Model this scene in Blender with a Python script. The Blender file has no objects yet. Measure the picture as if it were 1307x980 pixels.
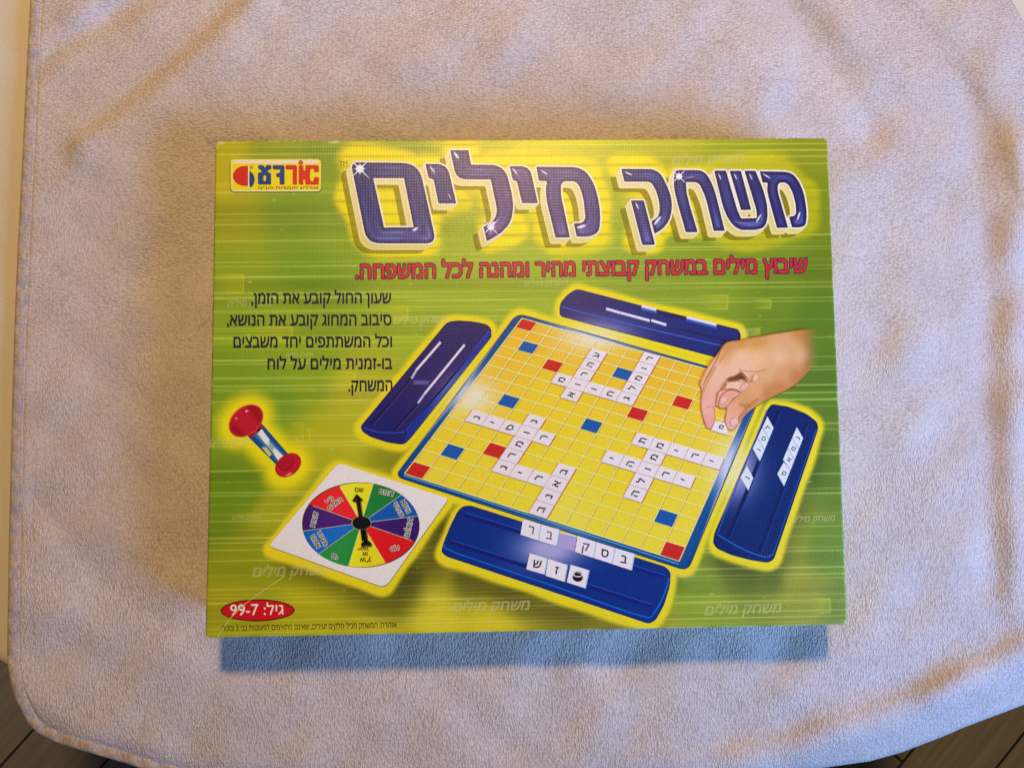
import bpy, math, random
import numpy as np
from mathutils import Vector, Matrix
from mathutils.geometry import delaunay_2d_cdt

random.seed(7)
rng = np.random.default_rng(7)
scene = bpy.context.scene
C = scene.collection

# ------------------------------------------------------------------ camera, world, lights
BOX_H = 0.042                       # height of the game box, its base stands on the towel at z = 0
CAM = np.array([-0.01530788, -0.03623821, 0.45302784 + BOX_H])
ROT = np.array([[0.9998343379798535, 0.010249221955885039, -0.015041610475179571],
                [-0.011300679840369908, 0.9973715746205482, -0.07156980350730252],
                [0.01426853992297337, 0.07172792753333557, 0.9973221712065962]])
cam = bpy.data.cameras.new('camera')
cam.sensor_width = 36.0
cam.lens = 27.0482
cam.clip_start = 0.01
cam.clip_end = 50
cam_ob = bpy.data.objects.new('camera', cam)
m4 = Matrix([list(ROT[0]) + [CAM[0]], list(ROT[1]) + [CAM[1]], list(ROT[2]) + [CAM[2]], [0, 0, 0, 1]])
cam_ob.matrix_world = m4
C.objects.link(cam_ob)
scene.camera = cam_ob

world = bpy.data.worlds.new('World')
scene.world = world
world.use_nodes = True
wb = world.node_tree.nodes['Background']
wb.inputs['Color'].default_value = (0.80, 0.74, 0.70, 1)      # dim light bounced round the room
wb.inputs['Strength'].default_value = 0.04


def look_at(ob, target):
    d = Vector(target) - ob.location
    ob.rotation_euler = d.to_track_quat('-Z', 'Y').to_euler()


# the warm ceiling lamp, beyond the far edge of the table
L = bpy.data.lights.new('ceiling_lamp_light', 'POINT')
L.energy = 77
L.color = (1.0, 0.67, 0.31)
L.shadow_soft_size = 0.075
lo = bpy.data.objects.new('ceiling_lamp_light', L)
lo.location = (0.02, 0.88, 1.36)
C.objects.link(lo)
# the cool window, low on the near right side
L = bpy.data.lights.new('window_light', 'AREA')
L.shape = 'RECTANGLE'
L.size = 0.72
L.size_y = 0.60
L.energy = 4.1
L.color = (0.24, 0.465, 0.97)
L.spread = math.radians(64)             # beam narrowed on purpose, to dim the window's light on the left
lo = bpy.data.objects.new('window_light', L)
lo.location = (0.87, -0.42, 0.49)
C.objects.link(lo)
look_at(lo, (0.13, 0.12, 0.02))

scene.view_settings.view_transform = 'Standard'
scene.view_settings.look = 'None'
scene.view_settings.exposure = 0.0
scene.view_settings.gamma = 1.0
scene.view_settings.use_curve_mapping = False
scene.cycles.use_denoising = False
scene.cycles.max_bounces = 6
scene.cycles.transparent_max_bounces = 16


# ------------------------------------------------------------------ small maths helpers
def world_at(pts, z):
    """Points measured on the photograph -> points of the horizontal plane at height z."""
    p = np.asarray(pts, float)
    d = np.stack([(p[:, 0] - 653.5) / 982.0, -(p[:, 1] - 490.0) / 982.0, -np.ones(len(p))], 1) @ ROT.T
    t = (z - CAM[2]) / d[:, 2]
    return CAM[None] + d * t[:, None]


def to_px(W):
    q = (np.asarray(W) - CAM[None]) @ ROT
    return np.stack([653.5 - 982.0 * q[:, 0] / q[:, 2], 490.0 + 982.0 * q[:, 1] / q[:, 2]], 1)


def lin(c):
    c = np.asarray(c, float) / 255.0
    return np.where(c <= 0.04045, c / 12.92, ((c + 0.055) / 1.055) ** 2.4)


INK = np.array([0.80, 0.86, 1.02])      # how bright white paper reads under this light


def ink(c):
    """A printed colour: the tone read off the print, divided by the light that falls on it."""
    return np.clip(lin(c) / INK, 0.0, 0.92)


def sstep(a, b, x):
    t = np.clip((np.asarray(x, float) - a) / (b - a), 0, 1)
    return t * t * (3 - 2 * t)


def mix(a, b, t):
    a = np.asarray(a, float)
    b = np.asarray(b, float)
    t = np.asarray(t, float)[..., None]
    return a * (1 - t) + b * t


def seg_dist(p, a, b):
    ab = b - a
    t = np.clip(((p - a) @ ab) / max(ab @ ab, 1e-12), 0, 1)
    return np.hypot(p[:, 0] - a[0] - t * ab[0], p[:, 1] - a[1] - t * ab[1])


def inside(p, loops):
    c = np.zeros(len(p), bool)
    for lp in loops:
        lp = np.asarray(lp, float)
        n = len(lp)
        for i in range(n):
            x1, y1 = lp[i]
            x2, y2 = lp[(i + 1) % n]
            if y1 == y2:
                continue
            m = (p[:, 1] < y1) != (p[:, 1] < y2)
            xi = x1 + (p[:, 1] - y1) * (x2 - x1) / (y2 - y1)
            c ^= m & (p[:, 0] < xi)
    return c


def sdf(p, loops):
    d = np.full(len(p), 1e9)
    for lp in loops:
        lp = np.asarray(lp, float)
        for i in range(len(lp)):
            d = np.minimum(d, seg_dist(p, lp[i], lp[(i + 1) % len(lp)]))
    return np.where(inside(p, loops), -d, d)


def line_dist(p, pl):
    pl = np.asarray(pl, float)
    d = np.full(len(p), 1e9)
    for i in range(len(pl) - 1):
        d = np.minimum(d, seg_dist(p, pl[i], pl[i + 1]))
    return d


def rp(pts, seg=7):
    """Closed polygon with a corner radius per vertex: (x, y) or (x, y, r)."""
    out = []
    n = len(pts)
    for i in range(n):
        p = np.array(pts[i][:2], float)
        r = pts[i][2] if len(pts[i]) > 2 else 0
        if r <= 0:
            out.append(p)
            continue
        a = np.array(pts[i - 1][:2], float)
        b = np.array(pts[(i + 1) % n][:2], float)
        la, lb = np.linalg.norm(a - p), np.linalg.norm(b - p)
        k = min(r, la * .49, lb * .49)
        s, e = p + (a - p) / la * k, p + (b - p) / lb * k
        for t in np.linspace(0, 1, seg):
            out.append((1 - t) ** 2 * s + 2 * t * (1 - t) * p + t * t * e)
    return np.array(out)


def smooth(pts, it=2, closed=True):
    p = np.asarray(pts, float)
    for _ in range(it):
        if closed:
            q = np.roll(p, -1, 0)
            p = np.stack([p * .75 + q * .25, p * .25 + q * .75], 1).reshape(-1, 2)
        else:
            a, b = p[:-1], p[1:]
            m = np.stack([a * .75 + b * .25, a * .25 + b * .75], 1).reshape(-1, 2)
            p = np.vstack([p[:1], m, p[-1:]])
    return p


def Z(x0, y0, s):
    return lambda pts: [(x0 + q[0] / s, y0 + q[1] / s) + tuple(v / s for v in q[2:]) for q in pts]


def ellipse(cx, cy, a, b, ang=0, n=48):
    t = np.linspace(0, 2 * np.pi, n, endpoint=False)
    x, y = a * np.cos(t), b * np.sin(t)
    c, s = math.cos(math.radians(ang)), math.sin(math.radians(ang))
    return np.stack([cx + x * c - y * s, cy + x * s + y * c], 1)


def idw(p, ctrl, power=3.0, soft=12.0):
    P = np.array([c[:2] for c in ctrl], float)
    V = np.array([c[2] for c in ctrl], float)
    d2 = ((p[:, None, :] - P[None]) ** 2).sum(2) + soft * soft
    w = d2 ** (-power / 2)
    return (w @ V) / w.sum(1, keepdims=True)


def homog(src, dst):
    A = []
    for (x, y), (u, v) in zip(src, dst):
        A.append([x, y, 1, 0, 0, 0, -u * x, -u * y, -u])
        A.append([0, 0, 0, x, y, 1, -v * x, -v * y, -v])
    h = np.linalg.svd(np.array(A, float))[2][-1].reshape(3, 3)

    def f(p):
        p = np.asarray(p, float)
        q = np.c_[p, np.ones(len(p))] @ h.T
        return q[:, :2] / q[:, 2:]
    return f


def contours(F, x0, y0, step, level):
    """Marching squares: closed loops of F == level on a regular grid."""
    G = F - level
    G = np.pad(G, 1, constant_values=1e3)
    G[np.abs(G) < 1e-6] = 1e-6
    h, w = G.shape
    neg = G < 0
    nxt = {}
    code = neg[:-1, :-1] * 1 + neg[:-1, 1:] * 2 + neg[1:, 1:] * 4 + neg[1:, :-1] * 8
    table = {1: [(3, 0)], 2: [(0, 1)], 3: [(3, 1)], 4: [(1, 2)], 5: [(3, 0), (1, 2)], 6: [(0, 2)], 7: [(3, 2)],
             8: [(2, 3)], 9: [(2, 0)], 10: [(0, 1), (2, 3)], 11: [(2, 1)], 12: [(1, 3)], 13: [(1, 0)], 14: [(0, 3)]}

    def key(i, j, e):
        return (i, j, 0) if e == 0 else (i, j + 1, 1) if e == 1 else (i + 1, j, 0) if e == 2 else (i, j, 1)
    for i, j in zip(*np.nonzero((code > 0) & (code < 15))):
        for a, b in table[int(code[i, j])]:
            nxt[key(i, j, a)] = key(i, j, b)

    def pt(k):
        i, j, d = k
        a = G[i, j]
        b = G[i, j + 1] if d == 0 else G[i + 1, j]
        t = a / (a - b)
        t = min(max(t, .02), .98)
        x, y = (j + t, i) if d == 0 else (j, i + t)
        return (x0 + (x - 1) * step, y0 + (y - 1) * step)
    loops = []
    while nxt:
        k0 = next(iter(nxt))
        lp = []
        k = k0
        while k in nxt:
            lp.append(pt(k))
            k = nxt.pop(k)
        if len(lp) > 6:
            loops.append(np.array(lp))
    return loops


# ------------------------------------------------------------------ materials
def new_mat(name):
    m = bpy.data.materials.new(name)
    m.use_nodes = True
    nt = m.node_tree
    return m, nt, nt.nodes['Principled BSDF'], nt.nodes['Material Output']


def N(nt, typ, **kw):
    n = nt.nodes.new(typ)
    for k, v in kw.items():
        setattr(n, k, v)
    return n


def linen(nt):
    """The fine embossed linen weave of the laminated card, as a height."""
    geo = N(nt, 'ShaderNodeNewGeometry')
    outs = []
    for axis in ('X', 'Y'):
        w = N(nt, 'ShaderNodeTexWave', wave_type='BANDS', bands_direction=axis)
        w.inputs['Scale'].default_value = 330
        w.inputs['Distortion'].default_value = 2.2
        w.inputs['Detail'].default_value = 2.0
        w.inputs['Detail Scale'].default_value = 1.2
        nt.links.new(geo.outputs['Position'], w.inputs['Vector'])
        outs.append(w)
    add = N(nt, 'ShaderNodeMath', operation='ADD')
    nt.links.new(outs[0].outputs['Fac'], add.inputs[0])
    nt.links.new(outs[1].outputs['Fac'], add.inputs[1])
    nz = N(nt, 'ShaderNodeTexNoise')
    nz.inputs['Scale'].default_value = 1500
    nz.inputs['Detail'].default_value = 2
    nt.links.new(geo.outputs['Position'], nz.inputs['Vector'])
    add2 = N(nt, 'ShaderNodeMath', operation='MULTIPLY_ADD')
    nt.links.new(nz.outputs['Fac'], add2.inputs[0])
    add2.inputs[1].default_value = 1.1
    nt.links.new(add.outputs[0], add2.inputs[2])
    big = N(nt, 'ShaderNodeTexNoise')
    big.inputs['Scale'].default_value = 22
    nt.links.new(geo.outputs['Position'], big.inputs['Vector'])
    add3 = N(nt, 'ShaderNodeMath', operation='MULTIPLY_ADD')
    nt.links.new(big.outputs['Fac'], add3.inputs[0])
    add3.inputs[1].default_value = 6.0
    nt.links.new(add2.outputs[0], add3.inputs[2])
    b = N(nt, 'ShaderNodeBump')
    b.inputs['Strength'].default_value = 0.15
    b.inputs['Distance'].default_value = 0.00022
    nt.links.new(add3.outputs[0], b.inputs['Height'])
    return geo, b


def print_material(name, alpha=False):
    m, nt, bs, out = new_mat(name)
    geo, b = linen(nt)
    at = N(nt, 'ShaderNodeAttribute', attribute_name='ink')
    nz = N(nt, 'ShaderNodeTexNoise')
    nz.inputs['Scale'].default_value = 700
    nz.inputs['Detail'].default_value = 3
    nt.links.new(geo.outputs['Position'], nz.inputs['Vector'])
    mr = N(nt, 'ShaderNodeMapRange')
    mr.inputs['From Min'].default_value = 0.25
    mr.inputs['From Max'].default_value = 0.75
    mr.inputs['To Min'].default_value = 0.965
    mr.inputs['To Max'].default_value = 1.035
    nt.links.new(nz.outputs['Fac'], mr.inputs['Value'])
    mul = N(nt, 'ShaderNodeVectorMath', operation='SCALE')
    nt.links.new(at.outputs['Color'], mul.inputs[0])
    nt.links.new(mr.outputs[0], mul.inputs['Scale'])
    nt.links.new(mul.outputs[0], bs.inputs['Base Color'])
    nt.links.new(b.outputs[0], bs.inputs['Normal'])
    bs.inputs['Roughness'].default_value = 0.34
    bs.inputs['Specular IOR Level'].default_value = 0.44
    if alpha:
        nt.links.new(at.outputs['Alpha'], bs.inputs['Alpha'])
    return m


M_PRINT = print_material('printed_card')
M_FADE = print_material('printed_card_faded', True)


# ------------------------------------------------------------------ the print builder
LAYER = 5e-5
TOP = BOX_H


class Art:
    """Collects flat printed shapes, given where they lie on the lid; build() links them as one mesh."""

    def __init__(self):
        self.p, self.z, self.c, self.f, self.n = [], [], [], [], 0

    def tris(self, pts, faces, col, layer):
        pts = np.asarray(pts, float)
        col = np.asarray(col, float)
        if col.ndim == 1:
            col = np.tile(col, (len(pts), 1))
        if col.shape[1] == 3:
            col = np.c_[col, np.ones(len(col))]
        self.p.append(pts)
        self.z.append(np.full(len(pts), float(layer)))
        self.c.append(col)
        self.f += [tuple(int(i) + self.n for i in f) for f in faces]
        self.n += len(pts)

    def poly(self, loops, col, layer, step=None, alpha=None):
        """Filled outline(s), holes by even-odd; col is an rgb or a function of (points, depth)."""
        loops = [np.asarray(l, float)[:, :2] for l in (loops if isinstance(loops, list) else [loops])]
        vs, es = [], []
        for l in loops:
            k = len(vs)
            vs += [Vector(q) for q in l]
            es += [(k + i, k + (i + 1) % len(l)) for i in range(len(l))]
        if step:
            al = np.vstack(loops)
            lo_, hi_ = al.min(0), al.max(0)
            gx, gy = np.meshgrid(np.arange(lo_[0], hi_[0], step), np.arange(lo_[1], hi_[1], step))
            gx = gx + (np.arange(gx.shape[0]) % 2)[:, None] * step * .5
            g = np.stack([gx.ravel(), gy.ravel()], 1)
            g = g[sdf(g, loops) < -step * .35]
            vs += [Vector(q) for q in g]
        r = delaunay_2d_cdt(vs, es, [], 0, 1e-6)
        P = np.array([tuple(v) for v in r[0]])
        T = np.array([t for t in r[2] if len(t) == 3])
        T = T[inside(P[T].mean(1), loops)]
        if callable(col):
            d = -sdf(P, loops)
            c = col(P, np.maximum(d, 0))
        else:
            c = np.tile(ink(col), (len(P), 1))
        if c.shape[1] == 3:
            a = np.ones(len(P)) if alpha is None else (alpha(P, np.maximum(-sdf(P, loops), 0)) if callable(alpha) else np.full(len(P), alpha))
            c = np.c_[c, a]
        self.tris(P, T, c, layer)

    def stroke(self, pts, w, col, layer, alpha=None, taper=False):
        p = np.asarray(pts, float)
        t = np.gradient(p, axis=0)
        t /= np.linalg.norm(t, axis=1, keepdims=True) + 1e-9
        nrm = np.stack([-t[:, 1], t[:, 0]], 1)
        ww = np.full(len(p), w * .5)
        if taper:
            ww = ww * np.maximum(np.sin(np.linspace(0.02, math.pi - .02, len(p))), .05)
        a, b = p + nrm * ww[:, None], p - nrm * ww[:, None]
        k = len(p)
        c = col(p) if callable(col) else np.tile(ink(col), (k, 1))
        c = np.vstack([c, c])
        if alpha is not None:
            c = np.c_[c, np.full(len(c), alpha)]
        self.tris(np.vstack([a, b]), [(i, i + 1, k + i + 1, k + i) for i in range(k - 1)], c, layer)

    def text(self, s, fmap, col, layer, bold=0.0, alpha=None):
        P, T = glyphs(s, bold)
        q = fmap(P)
        c = col(q) if callable(col) else np.tile(ink(col), (len(P), 1))
        if alpha is not None:
            c = np.c_[c, np.full(len(c), alpha)]
        self.tris(q, T, c, layer)

    def text_line(self, s, p0, p1, h, col, layer, bold=0.0, alpha=None, shear=0.0, fit_bold=None):
        """One line of writing: baseline from p0 to p1, letter height h."""
        P0, _ = glyphs(s, bold if fit_bold is None else fit_bold)
        xa, xb = P0[:, 0].min(), P0[:, 0].max()
        p0, p1 = np.array(p0, float), np.array(p1, float)
        u = (p1 - p0) / (xb - xa)
        ud = (p1 - p0) / np.linalg.norm(p1 - p0)
        up = np.array([ud[1], -ud[0]]) * h / 0.592

        def f(P):
            x = P[:, :1] - xa
            return p0 + x * u + P[:, 1:2] * (up + shear * ud * h)
        self.text(s, f, col, layer, bold, alpha)

    def text_at(self, s, c, ang, h, col, layer, bold=0.0, sq=1.0):
        """Writing centred on c, its top turned by ang degrees clockwise; sq flattens the vertical."""
        P0, _ = glyphs(s, 0.0)
        xc = (P0[:, 0].min() + P0[:, 0].max()) / 2
        k = h / 0.592
        ca, sa = math.cos(math.radians(ang)), math.sin(math.radians(ang))

        def f(P):
            x, y = (P[:, 0] - xc) * k, (P[:, 1] - .296) * k
            return np.stack([c[0] + x * ca + y * sa, c[1] + (x * sa - y * ca) * sq], 1)
        self.text(s, f, col, layer, bold)

    def build(self, name, parent, mat=None):
        px = np.vstack(self.p)
        W = world_at(px, TOP)
        W[:, 2] = TOP + np.concatenate(self.z) * LAYER
        F = []
        for f in self.f:                                 # every printed face looks up
            a = W[f[0]][:2]
            b = W[f[1]][:2]
            c = W[f[2]][:2]
            F.append(f if (b[0] - a[0]) * (c[1] - a[1]) - (b[1] - a[1]) * (c[0] - a[0]) > 0 else f[::-1])
        me = bpy.data.meshes.new(name)
        me.from_pydata(W.tolist(), [], F)
        at = me.color_attributes.new('ink', 'FLOAT_COLOR', 'POINT')
        at.data.foreach_set('color', np.vstack(self.c).astype(np.float32).ravel())
        me.materials.append(mat or M_PRINT)
        ob = bpy.data.objects.new(name, me)
        C.objects.link(ob)
        ob.parent = parent
        return ob


_gl = {}


def glyph_mesh(s):
    cu = bpy.data.curves.new('lettering', 'FONT')
    cu.body = s
    cu.size = 1
    cu.resolution_u = 4
    o = bpy.data.objects.new('lettering', cu)
    C.objects.link(o)
    dg = bpy.context.evaluated_depsgraph_get()
    ev = o.evaluated_get(dg)
    me = ev.to_mesh()
    P = np.array([v.co[:2] for v in me.vertices])
    T = [tuple(p.vertices) for p in me.polygons]
    ev.to_mesh_clear()
    bpy.data.objects.remove(o)
    bpy.data.curves.remove(cu)
    return P, T


def glyphs(s, bold=0.0):
    """Writing as flat triangles, its strokes thickened evenly by bold."""
    k = (s, bold)
    if k in _gl:
        return _gl[k]
    if bold <= 0:
        _gl[k] = glyph_mesh(s)
        return _gl[k]
    P, T = glyphs(s, 0.0)
    key = [tuple(np.round(q, 4)) for q in P]
    cnt = {}
    for t in T:
        for i in range(len(t)):
            e = tuple(sorted((key[t[i]], key[t[(i + 1) % len(t)]])))
            if e[0] != e[1]:
                cnt[e] = cnt.get(e, 0) + 1
    E = np.array([e for e, c in cnt.items() if c % 2 == 1])
    st = 0.024
    m = bold + 3 * st
    x0, y0 = P[:, 0].min() - m, P[:, 1].min() - m
    nxx, nyy = int((P[:, 0].max() + m - x0) / st) + 2, int((P[:, 1].max() + m - y0) / st) + 2
    xs, ys = x0 + np.arange(nxx) * st, y0 + np.arange(nyy) * st
    D = np.full((nyy, nxx), 0.5)
    for c0 in range(0, nxx, 24):
        cx_ = xs[c0:c0 + 24]
        lo_, hi_ = cx_[0] - .12, cx_[-1] + .12
        sel_ = E[(E[:, :, 0].max(1) >= lo_) & (E[:, :, 0].min(1) <= hi_)]
        if not len(sel_):
            continue
        X_, Y_ = np.meshgrid(cx_, ys)
        p = np.stack([X_.ravel(), Y_.ravel()], 1) + 1e-5
        d = np.full(len(p), .5)
        ins = np.zeros(len(p), bool)
        for a, b in sel_:
            d = np.minimum(d, seg_dist(p, a, b))
            if a[0] != b[0]:
                mm = (p[:, 0] < a[0]) != (p[:, 0] < b[0])
                ins ^= mm & (p[:, 1] < a[1] + (p[:, 0] - a[0]) * (b[1] - a[1]) / (b[0] - a[0]))
        D[:, c0:c0 + 24] = np.where(ins, -d, d).reshape(X_.shape)
    loops = contours(D, x0, y0, st, bold)
    vs, es = [], []
    for l in loops:
        j = len(vs)
        vs += [Vector(q) for q in l]
        es += [(j + i, j + (i + 1) % len(l)) for i in range(len(l))]
    r = delaunay_2d_cdt(vs, es, [], 0, 1e-7)
    P = np.array([tuple(v) for v in r[0]])
    T = np.array([t for t in r[2] if len(t) == 3])
    T = T[inside(P[T].mean(1), loops)]
    _gl[k] = (P, [tuple(t) for t in T])
    return _gl[k]


def tag(o, label, cat):
    o['label'] = label
    o['category'] = cat
    return o


def mesh_ob(name, V, F, mat, parent=None, smooth_=True):
    me = bpy.data.meshes.new(name)
    me.from_pydata(np.asarray(V).tolist(), [], [tuple(int(i) for i in f) for f in F])
    if smooth_:
        me.polygons.foreach_set('use_smooth', np.ones(len(me.polygons), bool))
    if mat:
        me.materials.append(mat)
    o = bpy.data.objects.new(name, me)
    C.objects.link(o)
    o.parent = parent
    return o


# ------------------------------------------------------------------ the floor
def floor_material():
    m, nt, bs, out = new_mat('wood_planks')
    geo = N(nt, 'ShaderNodeNewGeometry')
    mp = N(nt, 'ShaderNodeMapping')
    mp.inputs['Rotation'].default_value = (0, 0, math.radians(-48))
    nt.links.new(geo.outputs['Position'], mp.inputs['Vector'])
    br = N(nt, 'ShaderNodeTexBrick')
    br.offset = 0.37
    br.inputs['Scale'].default_value = 1.0
    br.inputs['Brick Width'].default_value = 1.1
    br.inputs['Row Height'].default_value = 0.115
    br.inputs['Mortar Size'].default_value = 0.0022
    br.inputs['Color1'].default_value = (0.25, 0.225, 0.195, 1)
    br.inputs['Color2'].default_value = (0.31, 0.28, 0.24, 1)
    br.inputs['Mortar'].default_value = (0.03, 0.026, 0.022, 1)
    nt.links.new(mp.outputs[0], br.inputs['Vector'])
    mp2 = N(nt, 'ShaderNodeMapping')
    mp2.inputs['Scale'].default_value = (3, 60, 3)
    nt.links.new(mp.outputs[0], mp2.inputs['Vector'])
    nz = N(nt, 'ShaderNodeTexNoise')
    nz.inputs['Scale'].default_value = 2.2
    nz.inputs['Detail'].default_value = 6
    nt.links.new(mp2.outputs[0], nz.inputs['Vector'])
    mr = N(nt, 'ShaderNodeMapRange')
    mr.inputs['To Min'].default_value = 0.6
    mr.inputs['To Max'].default_value = 1.4
    nt.links.new(nz.outputs['Fac'], mr.inputs['Value'])
    sc = N(nt, 'ShaderNodeVectorMath', operation='SCALE')
    nt.links.new(br.outputs['Color'], sc.inputs[0])
    nt.links.new(mr.outputs[0], sc.inputs['Scale'])
    nt.links.new(sc.outputs[0], bs.inputs['Base Color'])
    bs.inputs['Roughness'].default_value = 0.5
    return m


FLOOR_Z = -0.72
o = mesh_ob('floor', [(-6, -6, FLOOR_Z), (6, -6, FLOOR_Z), (6, 6, FLOOR_Z), (-6, 6, FLOOR_Z)], [(0, 1, 2, 3)], floor_material(), None, False)
o['kind'] = 'structure'

# ------------------------------------------------------------------ the table
TABLE_Z = -0.0085


def table_material():
    m, nt, bs, out = new_mat('cream_lacquer')
    nz = N(nt, 'ShaderNodeTexNoise')
    nz.inputs['Scale'].default_value = 9
    nz.inputs['Detail'].default_value = 4
    cr = N(nt, 'ShaderNodeValToRGB')
    cr.color_ramp.elements[0].color = (0.70, 0.63, 0.50, 1)
    cr.color_ramp.elements[1].color = (0.76, 0.70, 0.57, 1)
    nt.links.new(nz.outputs['Fac'], cr.inputs['Fac'])
    nt.links.new(cr.outputs[0], bs.inputs['Base Color'])
    bs.inputs['Roughness'].default_value = 0.42
    return m


M_TABLE = table_material()
tab_px = [(-190, -420), (-190, 640), (-150, 745), (-75, 805), (2, 850), (60, 893), (130, 930), (230, 957), (400, 975), (650, 980), (860, 968),
          (1000, 940), (1110, 902), (1210, 862), (1307, 812), (1400, 740), (1440, 600), (1440, -420)]
out2 = smooth(np.array(tab_px, float), 2)
TW = world_at(out2, TABLE_Z)[:, :2]
ctr = TW.mean(0)
prof = [(0.010, 0.0), (0.004, -0.0006), (0.0012, -0.0028), (0.0, -0.006), (0.0, -0.024), (0.004, -0.028)]
V, F = [], []
n = len(TW)
nr = np.roll(TW, -1, 0) - np.roll(TW, 1, 0)
nr = np.stack([nr[:, 1], -nr[:, 0]], 1)
nr /= np.linalg.norm(nr, axis=1, keepdims=True)
if ((TW - ctr) * nr).sum() < 0:
    nr = -nr
for ins, dz in prof:
    q = TW - nr * ins
    V += [(a, b, TABLE_Z + dz) for a, b in q]
for k in range(len(prof) - 1):
    for i in range(n):
        j = (i + 1) % n
        F.append((k * n + i, k * n + j, (k + 1) * n + j, (k + 1) * n + i))
F.append(tuple(range(n)))
F.append(tuple(range((len(prof) - 1) * n, len(prof) * n)))
table = bpy.data.objects.new('table', None)
C.objects.link(table)
tag(table, 'cream lacquered table with a rounded corner, almost wholly covered by the towel', 'table')
table.location = (0, 0, FLOOR_Z)
tt = mesh_ob('tabletop', np.array(V) - np.array([0, 0, FLOOR_Z]), F, M_TABLE, table)
import bmesh
bm = bmesh.new()
bm.from_mesh(tt.data)
bmesh.ops.recalc_face_normals(bm, faces=bm.faces)
bm.to_mesh(tt.data)
bm.free()
tt.data.set_sharp_from_angle(angle=math.radians(50))

# ------------------------------------------------------------------ the towel
LEFT = np.array([(-420, 62), (-100, 46), (0, 40), (100, 34.5), (200, 30), (350, 22), (500, 17), (700, 12.5), (800, 11), (900, 12)], float)
RIGHT = np.array([(-420, 1215), (-100, 1262), (0, 1291), (28, 1307), (100, 1345), (200, 1385), (400, 1405), (900, 1405)], float)
BOT = np.array([(10, 840), (12.5, 858), (16, 876), (20, 889), (26, 902), (33, 915), (42, 929), (55, 938), (75, 947), (110, 957.5), (150, 969), (190, 982),
                (260, 999), (400, 1012), (650, 1016), (900, 1000), (1040, 981), (1110, 971), (1150, 960), (1200, 941), (1230, 928), (1270, 913), (1307, 899), (1410, 850)], float)
NU, NV = 640, 560
Y0 = -330.0
s = np.linspace(0, 1, NU)
s = s - 0.06 * np.sin(np.pi * (1 - s)) * (1 - s) ** 2           # denser near the left hem
v = np.linspace(0, 1, NV)
S, VV = np.meshgrid(s, v)
yy = Y0 + VV * (930 - Y0)
for _ in range(12):
    xl = np.interp(yy, LEFT[:, 0], LEFT[:, 1])
    xr = np.interp(yy, RIGHT[:, 0], RIGHT[:, 1])
    xx = xl + S * (xr - xl)
    yb = np.interp(xx, BOT[:, 0], BOT[:, 1])
    yy = Y0 + VV * (yb - Y0)
P = np.stack([xx.ravel(), yy.ravel()], 1)


def bump(pl, w, a, w2=None):
    """A fold: height a and half-width w along a polyline, softer on one side when w2 is given."""
    pl = smooth(np.array(pl, float), 2, False)
    d = line_dist(P, pl)
    if w2:
        a0, b0 = pl[0], pl[-1]
        side = (b0[0] - a0[0]) * (P[:, 1] - a0[1]) - (b0[1] - a0[1]) * (P[:, 0] - a0[0])
        side = side / np.hypot(*(b0 - a0))
        w = w2 + (w - w2) * sstep(-25, 25, side)
    return a * np.exp(-(d / w) ** 2)


h = np.zeros(len(P))
h += bump([(30, 100), (80, 55), (130, 28), (190, -8), (260, -40)], 14, -0.0028, 18)        # deep creases, upper left
h += bump([(55, 60), (95, 25), (130, -10)], 28, 0.0012)
h += bump([(110, 190), (170, 156), (245, 92), (300, 34), (350, -15)], 44, 0.0058, 18)
h += bump([(60, 330), (150, 300), (230, 235), (280, 190), (330, 150)], 42, 0.0016)
h += bump([(60, 250), (150, 225), (240, 180)], 30, 0.0012)
h += bump([(330, 95), (480, 55), (640, 45), (800, 75), (900, 120)], 60, 0.0032, 75)
h += bump([(330, -40), (500, -70), (700, -60), (860, -20)], 60, 0.003)
h += bump([(970, -60), (1000, 10), (1035, 50), (1080, 110), (1110, 170)], 26, -0.0036)                    # the dark dip, upper right
h += bump([(900, 20), (950, 60), (980, 110)], 30, 0.003)
h += bump([(1040, -30), (1090, 40), (1150, 100)], 36, 0.0030)
h += bump([(1120, -60), (1200, 0), (1262, 62), (1300, 130), (1330, 260)], 26, 0.0058, 40)   # the rolled ridge along the right
h += bump([(1235, 120), (1250, 220), (1258, 380), (1258, 560), (1268, 740)], 20, -0.0018)
h += bump([(1300, 190), (1298, 400), (1296, 640), (1300, 780)], 24, 0.0034)
h += bump([(1180, 330), (1170, 480), (1180, 640)], 40, 0.0010)
h += bump([(1130, 300), (1120, 420), (1140, 520)], 22, -0.0008)
NEAR = [(930, 948), (1000, 928), (1070, 905), (1150, 874), (1230, 838), (1300, 796), (1350, 755)]   # trough and roll along the near edge
h += bump(NEAR, 34, -0.0038)
h += bump([(x + 12, y + 36) for x, y in NEAR], 30, 0.0040)
h += bump([(45, 640), (95, 705), (150, 760), (200, 790)], 18, -0.0014)
h += bump([(40, 560), (100, 600), (150, 640)], 26, 0.0012)
h += bump([(60, 780), (140, 810), (220, 850)], 30, 0.0012)
h += bump([(200, 560), (235, 620), (240, 700)], 16, -0.0008)
for _ in range(70):                                                                         # soft unevenness of cloth laid by hand
    a = rng.uniform(0, 2 * np.pi)
    k = 2 * np.pi / rng.uniform(55, 240)
    h += rng.uniform(0.25, 1) * 0.00020 * np.sin(k * (P[:, 0] * math.cos(a) + P[:, 1] * math.sin(a)) + rng.uniform(0, 6.28))
under = sdf(P, [np.array([(262, 180), (1058, 176), (1062, 792), (262, 800)], float)])
h = h * sstep(-25, 18, under) + 0.0 - 0.0006 * (1 - sstep(-10, 8, under))
W = world_at(P, 0.0)
tdist = sdf(W[:, :2], [TW])                                                                 # beyond the table's edge the towel hangs
over = np.maximum(tdist + 0.004, 0)
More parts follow.
